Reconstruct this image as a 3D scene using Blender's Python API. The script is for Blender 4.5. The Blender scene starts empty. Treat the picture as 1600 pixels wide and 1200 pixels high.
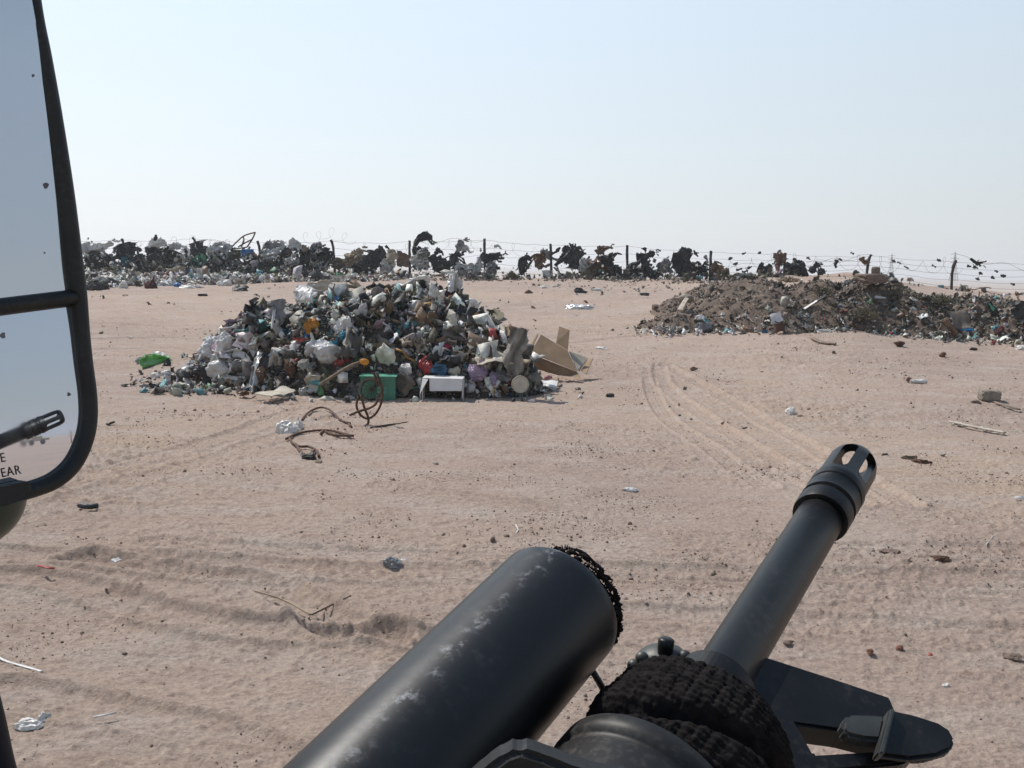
import bpy, bmesh, math, random
import numpy as np
from mathutils import Vector, Matrix
R = math.radians
scene = bpy.context.scene
col = scene.collection
random.seed(7)
rng = np.random.default_rng(7)

# ------------------------------------------------------------------ camera
F = 1570.0                                   # focal length in pixels of the 1600 px photograph
CAM = np.array([0., 0., 2.0])
nrm = lambda v: np.asarray(v, float) / np.linalg.norm(v)
UPC = nrm([.0227, -.117, .993])              # world up seen in camera axes (x right, y forward, z up)
YW = nrm(np.array([0, 1., 0]) - UPC[1] * UPC)
XW = np.cross(YW, UPC)
RM = np.array([XW, YW, UPC])
def c2w(p): return RM @ np.asarray(p, float) + CAM
def c2d(p): return RM @ np.asarray(p, float)
def cray(x, y): return np.array([(x - 800) / F, 1., (600 - y) / F])
def catd(x, y, d): return cray(x, y) * d
def wat(x, y, d): return c2w(catd(x, y, d))
cam_data = bpy.data.cameras.new('camera')
cam_data.sensor_width = 36
cam_data.lens = F / 1600 * 36
cam_data.clip_start = .01
cam_data.clip_end = 6000
cam = bpy.data.objects.new('camera', cam_data)
col.objects.link(cam)
r_, f_, u_ = c2d([1, 0, 0]), c2d([0, 1, 0]), c2d([0, 0, 1])
cam.matrix_world = Matrix(((r_[0], u_[0], -f_[0], CAM[0]), (r_[1], u_[1], -f_[1], CAM[1]), (r_[2], u_[2], -f_[2], CAM[2]), (0, 0, 0, 1)))
scene.camera = cam

# ------------------------------------------------------------------ sky, sun, exposure
HAZE = .0007
SKYLO, SKYHI = 1.9, 12.3                     # brightness of the dusty sky away from and towards the sun
SUN_EL, SUN_AZ = 52, -48                     # azimuth measured from +Y towards +X
world = bpy.data.worlds.new('World'); scene.world = world; world.use_nodes = True
wn = world.node_tree.nodes; wn.clear()
sky = wn.new('ShaderNodeTexSky'); sky.sky_type = 'NISHITA'; sky.sun_disc = False
sky.sun_elevation = R(SUN_EL); sky.sun_rotation = R(SUN_AZ)
sky.altitude = 50; sky.air_density = 1.0; sky.dust_density = 1.0; sky.ozone_density = 1.2
bgn = wn.new('ShaderNodeBackground'); bgn.inputs[1].default_value = .1
wo = wn.new('ShaderNodeOutputWorld')
WL = world.node_tree.links.new                # the dusty air: pale towards the horizon and towards the sun, mixed over the clear sky
geo = wn.new('ShaderNodeTexCoord'); sep = wn.new('ShaderNodeSeparateXYZ'); WL(geo.outputs['Generated'], sep.inputs[0])
dot = wn.new('ShaderNodeVectorMath'); dot.operation = 'DOT_PRODUCT'; WL(geo.outputs['Generated'], dot.inputs[0])
dot.inputs[1].default_value = (math.sin(R(SUN_AZ)) * math.cos(R(SUN_EL)), math.cos(R(SUN_AZ)) * math.cos(R(SUN_EL)), math.sin(R(SUN_EL)))
rb = wn.new('ShaderNodeMapRange'); rb.inputs[1].default_value = -.9; rb.inputs[2].default_value = .95; rb.inputs[3].default_value = SKYLO; rb.inputs[4].default_value = SKYHI; WL(dot.outputs['Value'], rb.inputs[0])
rc = wn.new('ShaderNodeValToRGB'); WL(sep.outputs[2], rc.inputs[0])
for p_, c_ in ((.0, (.84, .89, .92)), (.04, (.84, .895, .925)), (.13, (.80, .89, .95)), (.27, (.73, .865, .985)), (.5, (.34, .46, .64))):
    e_ = rc.color_ramp.elements[0] if p_ == 0 else rc.color_ramp.elements.new(p_); e_.color = (*c_, 1)
    e_.position = p_
rc.color_ramp.elements[-1].color = (.13, .2, .34, 1)
mul = wn.new('ShaderNodeVectorMath'); mul.operation = 'SCALE'; WL(rc.outputs[0], mul.inputs[0]); WL(rb.outputs[0], mul.inputs[3])
mixw = wn.new('ShaderNodeMix'); mixw.data_type = 'RGBA'; mixw.inputs[0].default_value = .8; WL(sky.outputs[0], mixw.inputs[6]); WL(mul.outputs[0], mixw.inputs[7])
WL(mixw.outputs[2], bgn.inputs[0]); WL(bgn.outputs[0], wo.inputs[0])
sd = bpy.data.lights.new('sun', 'SUN'); sd.energy = 4.1; sd.angle = R(.6); sd.color = (1, .95, .88)
sun = bpy.data.objects.new('sun', sd); col.objects.link(sun)
sv = Vector((math.sin(R(SUN_AZ)) * math.cos(R(SUN_EL)), math.cos(R(SUN_AZ)) * math.cos(R(SUN_EL)), math.sin(R(SUN_EL))))
sun.rotation_euler = sv.to_track_quat('Z', 'Y').to_euler()
scene.view_settings.view_transform = 'Standard'; scene.view_settings.look = 'None'
scene.view_settings.exposure = 0.1; scene.view_settings.gamma = 1
scene.cycles.max_bounces = 6; scene.cycles.volume_bounces = 1

# ------------------------------------------------------------------ noise
TAB = rng.random((256, 256)).astype(np.float32)
def vnoise(x, y):
    xi = np.floor(x).astype(np.int64); yi = np.floor(y).astype(np.int64)
    fx = x - xi; fy = y - yi
    fx = fx * fx * (3 - 2 * fx); fy = fy * fy * (3 - 2 * fy)
    a = TAB[xi & 255, yi & 255]; b = TAB[(xi + 1) & 255, yi & 255]; c = TAB[xi & 255, (yi + 1) & 255]; d = TAB[(xi + 1) & 255, (yi + 1) & 255]
    return (a * (1 - fx) + b * fx) * (1 - fy) + (c * (1 - fx) + d * fx) * fy - .5
def fbm(x, y, o=4, g=.5):
    s = 0; a = 1.
    for k in range(o):
        s = s + a * vnoise(x * 2 ** k + 17.3 * k, y * 2 ** k + 9.1 * k); a *= g
    return s
sst = lambda t: np.clip(t, 0, 1) ** 2 * (3 - 2 * np.clip(t, 0, 1))

# ------------------------------------------------------------------ terrain
FX = [-40, -19, -4.7, 1.7, 5, 8.5, 11.5, 15.2, 18.2, 21.5, 40]
FZ = [.8, 1.03, 1.33, 1.43, 1.45, 1.5, 1.72, 1.8, 1.5, 1.25, 1.0]
def yf(x): return 45.2 - .2 * x
def hbase(x, y):
    x = np.asarray(x, float); y = np.asarray(y, float)
    xx = np.clip(x * 45 / np.maximum(y, 12), -60, 60)
    zf = np.interp(xx, FX, FZ)
    s = y / np.clip(yf(np.clip(x, -60, 60)), 20, 80)
    up = sst((s - .28) / .74)
    dn = 1 - sst((s - 1.03) / .55)
    z = zf * up * dn - 6. * sst((s - 1.1) / 2.2)
    z = z + .35 * np.exp(-((s - 1.07) / .05) ** 2) * sst((x - 9) / 5) * (fbm(x * .35, y * .35, 3) + .2) * 1.2
    z = z + .10 * fbm(x * .25 + 3, y * .25, 2) * sst((y - 3) / 6) * (1 - .5 * sst((s - .9) / .2))
    z = z + .16 * np.exp(-((s - .985) / .02) ** 2) * (fbm(x * .8, y * .8 + 50, 3) + .3)
    return z
def bump(x, y, cx, cy, ax, ay, h, p=3., rot=0.):
    dx, dy = x - cx, y - cy
    c, s = math.cos(rot), math.sin(rot)
    u, v = (dx * c + dy * s) / ax, (-dx * s + dy * c) / ay
    ang = np.arctan2(v, u)
    r = np.sqrt(u * u + v * v) / (1 + .13 * np.sin(3 * ang + cx) + .07 * np.sin(5 * ang + cy))
    return h * np.clip(1 - r ** p, 0, None)
def hmain(x, y):
    b = bump(x, y, -2.25, 17.0, 2.75, 2.4, 1.3, 3.6)
    return b * (1 + .35 * fbm(x * 1.4, y * 1.4, 4)) 
def hdirt(x, y):
    b = np.maximum(np.maximum(bump(x, y, 6.4, 27.3, 2.5, 2.6, .95, 2.0), bump(x, y, 9.8, 27.0, 2.1, 2.6, 1.0, 2.2)), bump(x, y, 12.6, 27.0, 2.0, 2.3, .76, 2.4))
    b = np.maximum(b, bump(x, y, 8.2, 27.3, 1.7, 2.3, .86, 2.2)); b = np.maximum(b, bump(x, y, 4.6, 25.6, 1.3, 1.0, .35, 2))
    return b * (1 + .3 * fbm(x * 1.1, y * 1.1, 4))
def hall(x, y): return hbase(x, y) + np.maximum(hmain(x, y), hdirt(x, y))

def hit(px, py, fn=hall, lo=2.5, hi=70.):
    """first point where the sight line through a photo pixel meets the ground or a heap"""
    d = c2d(cray(px, py))
    t = np.geomspace(lo, hi, 1500)
    P = CAM[None] + t[:, None] * d[None]
    g = P[:, 2] - fn(P[:, 0], P[:, 1])
    k = np.argmax(g < 0) if (g < 0).any() else len(t) - 1
    if k == 0: k = 1
    a, b = g[k - 1], g[k]
    w = a / (a - b) if a > b else 1.
    return P[k - 1] * (1 - w) + P[k] * w
def depth_of(p): return (p - CAM) @ c2d([0, 1, 0])

# tyre tracks: polylines on the ground given by points of the photograph
TRK = [([(-60, 862), (120, 872), (300, 880), (520, 893), (760, 893), (1000, 893), (1300, 898), (1640, 908)], .16, .022, 1),
       ([(-60, 905), (60, 905), (170, 930), (260, 960), (400, 985), (600, 990)], .15, .03, 0),
       ([(120, 872), (240, 885), (400, 905), (470, 945), (560, 985), (760, 1010)], .15, .03, 1),
       ([(240, 850), (420, 860), (700, 870), (1000, 905), (1640, 925)], .13, .015, 1),
       ([(120, 780), (230, 745), (350, 712), (440, 680), (560, 640)], .16, .014, 1),
       ([(60, 760), (230, 715), (330, 690), (470, 640)], .16, .014, 1),
       ([(1420, 790), (1330, 735), (1250, 690), (1180, 650), (1120, 615), (1075, 590), (1040, 570)], .13, .03, 1),
       ([(1340, 790), (1240, 735), (1160, 690), (1100, 650), (1060, 620), (1035, 596), (1030, 570)], .13, .025, 1),
       ([(1200, 760), (1110, 700), (1050, 660), (1022, 620), (1015, 590)], .12, .015, 1),
       ([(1640, 640), (1500, 610), (1380, 590), (1200, 575)], .18, .012, 0),
       ([(130, 505), (250, 510), (380, 512)], .2, .02, 0), ([(130, 530), (250, 528), (340, 535)], .2, .025, 0),
       ([(130, 548), (250, 545), (330, 560)], .25, .02, 0), ([(860, 540), (1000, 525), (1100, 520)], .2, .015, 0),
       ([(820, 500), (960, 495), (1050, 490)], .2, .015, 0), ([(0, 1080), (160, 1110), (330, 1150), (560, 1240)], .14, .02, 0),
       ([(1000, 960), (1300, 975), (1640, 1000)], .16, .015, 0), ([(600, 760), (900, 800), (1200, 850), (1640, 860)], .14, .01, 1)]
def smooth_poly(pts, n=60):
    P = np.array(pts, float); t = np.arange(len(P)); T = np.linspace(0, len(P) - 1, n)
    out = []
    for tt in T:
        i = min(int(tt), len(P) - 2); f = tt - i
        p0, p1, p2, p3 = P[max(i - 1, 0)], P[i], P[i + 1], P[min(i + 2, len(P) - 1)]
        out.append(.5 * ((2 * p1) + (-p0 + p2) * f + (2 * p0 - 5 * p1 + 4 * p2 - p3) * f * f + (-p0 + 3 * p1 - 3 * p2 + p3) * f ** 3))
    return np.array(out)
TW = []
for pts, w, dp, tread in TRK:
    q = np.array([hit(a, b, hbase)[:2] for a, b in pts])
    TW.append((smooth_poly(q, 50), w, dp, tread))
def ruts(x, y):
    z = np.zeros_like(x)
    for q, w, dp, tread in TW:
        lo, hi = q.min(0) - .6, q.max(0) + .6
        m = (x > lo[0]) & (x < hi[0]) & (y > lo[1]) & (y < hi[1])
        if not m.any(): continue
        X, Y = x[m], y[m]
        best = np.full(X.shape, 9.); al = np.zeros(X.shape); L = 0.
        for i in range(len(q) - 1):
            a, b = q[i], q[i + 1]; d = b - a; l = np.hypot(*d)
            if l < 1e-6: continue
            t = np.clip(((X - a[0]) * d[0] + (Y - a[1]) * d[1]) / l ** 2, 0, 1)
            ds = np.hypot(X - a[0] - t * d[0], Y - a[1] - t * d[1])
            k = ds < best; best[k] = ds[k]; al[k] = L + t[k] * l; L += l
        k = 1 + .5 * fbm(X * .9, Y * .9, 2)
        prof = -dp * 1.1 * np.exp(-(best / w) ** 8) + dp * .9 * np.exp(-((best - w * 1.22) / (w * .2)) ** 2)
        if tread: prof = prof + np.exp(-(best / w) ** 8) * (.0032 * np.sin(al * 2 * np.pi / .085 + best * 22) * np.clip(.4 + 2 * fbm(X * .8 + 5, Y * .8, 2), 0, 1) + .005 * np.cos(best * 2 * np.pi / .062))
        z[m] += prof * k
    return z
def hfine(x, y):
    z = hbase(x, y)
    near = 1 - sst((np.hypot(x, y) - 30) / 30)
    n1 = fbm(x * 1.3, y * 1.3 + 40, 3); n2 = fbm(x * 5 + 7, y * 6, 3); n3 = fbm(x * 19, y * 22 + 5, 3)
    rough = .35 + 1.3 * np.clip(fbm(x * .5 + 20, y * .5, 2) + .35, 0, 1)
    cl = np.clip(n3 - .12, 0, 1) * 2.2
    z = z + near * (.03 * n1 + .011 * n2 * rough + rough * (.011 * n3 + .016 * cl) + .009 * fbm(x * 60, y * 65, 3) * rough)
    return z + ruts(x, y)

# ------------------------------------------------------------------ mesh helpers
def mesh_from(name, V, Fs, smooth=False):
    me = bpy.data.meshes.new(name)
    V = np.asarray(V, np.float32)
    if isinstance(Fs, np.ndarray):
        n, k = Fs.shape
        me.vertices.add(len(V)); me.vertices.foreach_set('co', V.ravel())
        me.loops.add(n * k); me.loops.foreach_set('vertex_index', Fs.astype(np.int32).ravel())
        me.polygons.add(n); me.polygons.foreach_set('loop_start', np.arange(0, n * k, k, dtype=np.int32)); me.polygons.foreach_set('loop_total', np.full(n, k, np.int32))
    else:
        me.from_pydata([tuple(map(float, v)) for v in V], [], [tuple(map(int, f)) for f in Fs])
    me.update(calc_edges=True); me.validate()
    if smooth: me.polygons.foreach_set('use_smooth', np.ones(len(me.polygons), bool))
    return me
def obj(name, V, Fs, m, parent=None, smooth=False, loc=None, color=None):
    """V is in world space; loc becomes the origin of a top-level thing"""
    V = np.asarray(V, float)
    if parent is not None: off = np.array(parent.location)
    else:
        off = np.array(loc) if loc is not None else np.array([V[:, 0].mean(), V[:, 1].mean(), V[:, 2].min()])
    me = mesh_from(name, V - off, Fs, smooth)
    if color is not None:
        a = me.color_attributes.new('Col', 'FLOAT_COLOR', 'POINT')
        a.data.foreach_set('color', np.c_[color, np.ones(len(color))].astype(np.float32).ravel())
    o = bpy.data.objects.new(name, me)
    me.materials.append(m)
    col.objects.link(o)
    if parent is not None: o.parent = parent
    else: o.location = off
    return o
def tag(o, label=None, cat=None, group=None, kind=None):
    if label: o['label'] = label
    if cat: o['category'] = cat
    if group: o['group'] = group
    if kind: o['kind'] = kind
    return o
def empty(name, loc, label, cat, group=None):
    o = bpy.data.objects.new(name, None); o.empty_display_size = .1; col.objects.link(o); o.location = tuple(loc)
    return tag(o, label, cat, group)
def join(parts):
    V, Fs, n = [], [], 0
    for v, f in parts:
        v = np.asarray(v, float)
        V.append(v); Fs += [tuple(int(i) + n for i in q) for q in f]; n += len(v)
    return np.vstack(V), Fs
_ico = {}
def ico(s):
    if s not in _ico:
        b = bmesh.new(); bmesh.ops.create_icosphere(b, subdivisions=s, radius=1)
        _ico[s] = (np.array([v.co[:] for v in b.verts]), [[v.index for v in f.verts] for f in b.faces]); b.free()
    V, Fs = _ico[s]; return V.copy(), Fs
def crumple(V, seed, amp=.16, n=12, f=2.2):
    g = np.random.default_rng(seed); d = np.zeros(len(V))
    for k in range(n):
        w = nrm(g.normal(size=3)); ff = f * (1 + 2.2 * g.random()) ; ph = g.random() * 6.3
        d += (np.abs(np.sin(V @ w * ff + ph + .8 * np.sin(V[:, 2] * 3 + k))) - .6) * g.uniform(.4, 1)
    return V * (1 + amp * d / math.sqrt(n) * 1.4)[:, None]
def facet(V, seed, n=16, lo=.55, hi=.95):
    g = np.random.default_rng(seed); r = np.ones(len(V)); L = np.linalg.norm(V, axis=1)
    for k in range(n):
        w = nrm(g.normal(size=3)); d = (V @ w) / L; c = g.uniform(lo, hi); r = np.where(d > .05, np.minimum(r, c / np.maximum(d, .05)), r)
    return V * r[:, None]
def warp(V, seed, a=.25):
    g = np.random.default_rng(seed); o = V.copy()
    for k in range(3): o = o + a / (k + 1) * nrm(g.normal(size=3)) * np.sin(V @ (g.normal(size=3) * (1.2 + k)) + g.random() * 6)[:, None]
    return o
def frame_of(t):
    t = nrm(t); a = np.array([0, 0, 1.]) if abs(t[2]) < .9 else np.array([1., 0, 0])
    u = nrm(np.cross(t, a)); return t, u, np.cross(t, u)
def tube(pts, r, n=8, cap=True, prof=None, up=None):
    """swept tube; r scalar or list; prof = (ru, rv) multipliers"""
    P = np.asarray(pts, float); m = len(P); rr = np.broadcast_to(r, (m,))
    T = np.gradient(P, axis=0); V = []
    u = None
    for i in range(m):
        t = nrm(T[i] + 1e-12)
        if u is None: u = frame_of(t)[1] if up is None else nrm(np.cross(t, up))
        u = nrm(u - (u @ t) * t); v = np.cross(t, u)
        for k in range(n):
            a = 2 * math.pi * k / n
            cu, cv = math.cos(a), math.sin(a)
            if prof is not None: cu *= prof[0]; cv *= prof[1]
            V.append(P[i] + rr[i] * (cu * u + cv * v))
    Fs = [(i * n + k, i * n + (k + 1) % n, (i + 1) * n + (k + 1) % n, (i + 1) * n + k) for i in range(m - 1) for k in range(n)]
    if cap: Fs += [tuple(range(n))[::-1], tuple(range((m - 1) * n, m * n))]
    return np.array(V), Fs
def lathe(o, ax, prof, n=48, closed=False):
    """prof: list of (s along axis, radius) from origin o"""
    ax, u, v = frame_of(ax); V = []
    for s, r in prof:
        for k in range(n):
            a = 2 * math.pi * k / n; V.append(o + s * ax + r * (math.cos(a) * u + math.sin(a) * v))
    m = len(prof); Fs = [(i * n + k, i * n + (k + 1) % n, (i + 1) * n + (k + 1) % n, (i + 1) * n + k) for i in range(m - 1) for k in range(n)]
    if closed: Fs += [((m - 1) * n + k, (m - 1) * n + (k + 1) % n, (k + 1) % n, k) for k in range(n)]
    return np.array(V), Fs
def slab(c, th):
    """prism from corner polygon c (k,3) with thickness th along its normal"""
    c = np.asarray(c, float); n = nrm(np.cross(c[1] - c[0], c[-1] - c[0])); k = len(c)
    V = np.vstack([c - n * th / 2, c + n * th / 2])
    return V, [tuple(range(k))[::-1], tuple(range(k, 2 * k))] + [(i, (i + 1) % k, k + (i + 1) % k, k + i) for i in range(k)]
def boxv(c, a, b, d):
    """box centred c with half vectors a, b, d"""
    c, a, b, d = map(np.asarray, (c, a, b, d))
    V = [c + i * a + j * b + k * d for i in (-1, 1) for j in (-1, 1) for k in (-1, 1)]
    return np.array(V), [(0, 1, 3, 2), (4, 6, 7, 5), (0, 4, 5, 1), (2, 3, 7, 6), (0, 2, 6, 4), (1, 5, 7, 3)]
def ragv(pts, w, seed, dep=.3, jag=.35, nth=14, nu=22, nar=.15):
    """torn piece of sheet: a flattened, folded closed tube along a spine"""
    g = np.random.default_rng(seed); P = smooth_poly(pts, nu); T = np.gradient(P, axis=0)
    view = nrm(P.mean(0) - CAM); V = []
    ph = g.random(6) * 6.3; fr = g.uniform(2, 9, 6)
    for i in range(nu):
        t = nrm(T[i]); s = nrm(np.cross(t, view)); d = np.cross(t, s); x = i / (nu - 1)
        ww = w * .5 * (nar + (1 - nar) * np.sin(np.pi * min(1, .12 + x * .9)) ** .6 * (1 + .45 * np.sin(fr[0] * x + ph[0]))) * (1 if x < .93 else .55)
        for k in range(nth):
            a = 2 * math.pi * k / nth
            sp_ = jag * .9 * (g.random() < .16 * min(1, jag * 2)) * g.uniform(.3, 1)
            j = 1 + sp_ + jag * (math.sin(fr[1] * x * 2 + 3 * a + ph[1]) * .5 + math.sin(fr[2] * x * 3 + 2 * a + ph[2]) * .4 + g.normal() * .28)
            fold = dep * ww * (.9 * math.sin(2.5 * math.cos(a) * 2 + fr[3] * x + ph[3]) + .4 * math.sin(6 * math.cos(a) + fr[4] * x * 2 + ph[4]))
            V.append(P[i] + s * ww * math.cos(a) * j + d * (dep * .45 * ww * math.sin(a) + fold))
    Fs = [(i * nth + k, i * nth + (k + 1) % nth, (i + 1) * nth + (k + 1) % nth, (i + 1) * nth + k) for i in range(nu - 1) for k in range(nth)]
    Fs += [tuple(range(nth))[::-1], tuple(range((nu - 1) * nth, nu * nth))]
    return np.array(V), Fs

# ------------------------------------------------------------------ materials
def mat(name, c, rough=.7, c2=None, scale=6., bump=.2, metal=0., spec=.5, trans=0., bscale=None, detail=6, attr=False, coat=0., bdist=.02, dust=0.):
    m = bpy.data.materials.new(name); m.use_nodes = True
    N = m.node_tree.nodes; L = m.node_tree.links
    b = N['Principled BSDF']; out = N['Material Output']
    tc = N.new('ShaderNodeTexCoord')
    ns = N.new('ShaderNodeTexNoise'); ns.inputs['Scale'].default_value = scale; ns.inputs['Detail'].default_value = detail
    L.new(tc.outputs['Object'], ns.inputs['Vector'])
    rp = N.new('ShaderNodeValToRGB'); rp.color_ramp.elements[0].position = .35; rp.color_ramp.elements[1].position = .65
    c2 = c2 or tuple(x * .62 for x in c)
    rp.color_ramp.elements[0].color = (*c2, 1); rp.color_ramp.elements[1].color = (*c, 1)
    L.new(ns.outputs[0], rp.inputs[0])
    src = rp.outputs[0]
    if attr:
        at = N.new('ShaderNodeAttribute'); at.attribute_name = 'Col'
        mx = N.new('ShaderNodeMix'); mx.data_type = 'RGBA'; mx.blend_type = 'MULTIPLY'; mx.inputs[0].default_value = 1
        L.new(at.outputs['Color'], mx.inputs[6]); L.new(rp.outputs[0], mx.inputs[7]); src = mx.outputs[2]
    if dust:                                  # dust and rubbed specks
        n3 = N.new('ShaderNodeTexNoise'); n3.inputs['Scale'].default_value = 420; n3.inputs['Detail'].default_value = 6; L.new(tc.outputs['Object'], n3.inputs['Vector'])
        n4 = N.new('ShaderNodeTexNoise'); n4.inputs['Scale'].default_value = 38; n4.inputs['Detail'].default_value = 8; L.new(tc.outputs['Object'], n4.inputs['Vector'])
        a3 = N.new('ShaderNodeMapRange'); a3.inputs[1].default_value = .5; a3.inputs[2].default_value = .75; L.new(n3.outputs[0], a3.inputs[0])
        a4 = N.new('ShaderNodeMapRange'); a4.inputs[1].default_value = .4; a4.inputs[2].default_value = .7; a4.inputs[4].default_value = dust; L.new(n4.outputs[0], a4.inputs[0])
        mu = N.new('ShaderNodeMath'); mu.operation = 'MULTIPLY'; L.new(a3.outputs[0], mu.inputs[0]); L.new(a4.outputs[0], mu.inputs[1])
        ad = N.new('ShaderNodeMath'); ad.operation = 'MULTIPLY_ADD'; ad.inputs[1].default_value = .12; ad.use_clamp = True; L.new(a4.outputs[0], ad.inputs[0]); L.new(mu.outputs[0], ad.inputs[2])
        md_ = N.new('ShaderNodeMix'); md_.data_type = 'RGBA'; L.new(ad.outputs[0], md_.inputs[0]); L.new(src, md_.inputs[6]); md_.inputs[7].default_value = (.3, .26, .22, 1); src = md_.outputs[2]
    L.new(src, b.inputs['Base Color'])
    b.inputs['Roughness'].default_value = rough; b.inputs['Metallic'].default_value = metal
    b.inputs['Specular IOR Level'].default_value = spec
    if coat: b.inputs['Coat Weight'].default_value = coat
    if bump:
        n2 = N.new('ShaderNodeTexNoise'); n2.inputs['Scale'].default_value = bscale or scale * 4; n2.inputs['Detail'].default_value = 5
        L.new(tc.outputs['Object'], n2.inputs['Vector'])
        bp = N.new('ShaderNodeBump'); bp.inputs['Strength'].default_value = bump; bp.inputs['Distance'].default_value = bdist
        L.new(n2.outputs[0], bp.inputs['Height']); L.new(bp.outputs[0], b.inputs['Normal'])
    if trans:
        tr = N.new('ShaderNodeBsdfTranslucent'); L.new(src, tr.inputs[0])
        ms = N.new('ShaderNodeMixShader'); ms.inputs[0].default_value = trans
        L.new(b.outputs[0], ms.inputs[1]); L.new(tr.outputs[0], ms.inputs[2]); L.new(ms.outputs[0], out.inputs[0])
    return m
def plastic(name, c, c2=None, rough=.38, trans=.25): return mat(name, c, rough, c2, 7, .35, trans=trans, bscale=18)
MT = dict(
    white=plastic('white_plastic', (.8, .79, .77), (.6, .57, .53)), clear=plastic('dusty_clear_plastic', (.68, .69, .7), (.5, .49, .47)),
    grey=plastic('grey_plastic', (.3, .3, .31), (.16, .155, .15), trans=.1), black=plastic('black_plastic', (.010, .012, .013), (.016, .016, .016), .6, .0),
    dark=plastic('dark_grey_plastic', (.03, .032, .034), (.018, .018, .018), .55, trans=.03), teal=plastic('teal_plastic', (.2, .45, .46), (.1, .28, .3)),
    blue=plastic('blue_plastic', (.03, .25, .55), (.02, .15, .38)), cyan=plastic('turquoise_plastic', (.03, .33, .43), (.02, .2, .3)),
    yellow=plastic('orange_yellow_plastic', (.75, .36, .02), (.5, .2, .02)), red=plastic('red_plastic', (.5, .05, .04), (.3, .03, .03)),
    crimson=plastic('crimson_plastic', (.5, .03, .09), (.35, .02, .06)), lime=plastic('bright_green_plastic', (.2, .6, .14), (.12, .4, .08)),
    green=mat('green_printed_card', (.06, .23, .15), .5, (.045, .16, .105), 5, .1), mint=plastic('mint_plastic', (.2, .55, .38), (.1, .35, .25)),
    lilac=plastic('lilac_plastic', (.5, .38, .52), (.33, .25, .36)), pink=plastic('pink_plastic', (.75, .4, .45), (.5, .25, .28)),
    brown=plastic('brown_plastic', (.2, .11, .055), (.1, .055, .03), trans=.1), olive=mat('olive_cloth', (.16, .14, .08), .9, (.08, .07, .045), 9, .4),
    rust=mat('rusty_iron', (.13, .055, .025), .8, (.05, .025, .015), 25, .4), maroon=mat('maroon_cloth', (.1, .02, .025), .9, (.04, .012, .015), 9, .3),
    card=mat('brown_cardboard', (.31, .21, .125), .85, (.23, .15, .09), 4, .12), cardin=mat('grey_cardboard', (.42, .37, .3), .85, (.33, .29, .23), 4, .12),
    whitecard=mat('white_card', (.72, .7, .68), .6, (.6, .58, .56), 4, .08), cream=mat('cream_card', (.58, .52, .42), .8, (.4, .35, .28), 5, .2),
    paper=mat('grey_brown_paper', (.34, .31, .27), .9, (.2, .18, .155), 6, .5), cloth=mat('grey_brown_cloth', (.2, .17, .14), .95, (.1, .085, .07), 8, .5), tan=mat('tan_cloth', (.38, .3, .21), .95, (.22, .17, .12), 8, .5),
    wood=mat('weathered_wood', (.26, .2, .14), .85, (.14, .1, .07), 14, .3), palewood=mat('pale_wood', (.5, .45, .38), .8, (.35, .3, .24), 14, .2),
    twig=mat('dry_twigs', (.12, .09, .06), .9, (.06, .045, .03), 14, .2), concrete=mat('rough_concrete', (.3, .26, .21), .95, (.19, .16, .13), 9, .8),
    brick=mat('red_brick', (.27, .13, .09), .9, (.17, .085, .06), 12, .5), stone=mat('brown_stone', (.24, .17, .13), .9, (.14, .1, .08), 18, .7),
    tin=mat('dull_tin', (.45, .45, .44), .4, (.3, .27, .24), 9, .2, metal=.7), foil=mat('crumpled_foil', (.7, .7, .7), .3, (.5, .5, .5), 9, .6, metal=.8),
    post=mat('dark_iron_post', (.05, .035, .028), .8, (.025, .02, .018), 12, .3), wire=mat('rusted_wire', (.16, .12, .1), .7, (.08, .06, .05), 20, 0),
    mixed=mat('mixed_rubbish', (1, 1, 1), .6, (.55, .53, .5), 9, .25, attr=True, bscale=30), grit=mat('loose_grit', (1, 1, 1), .95, (.7, .68, .66), 30, .4, attr=True),
)

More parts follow.
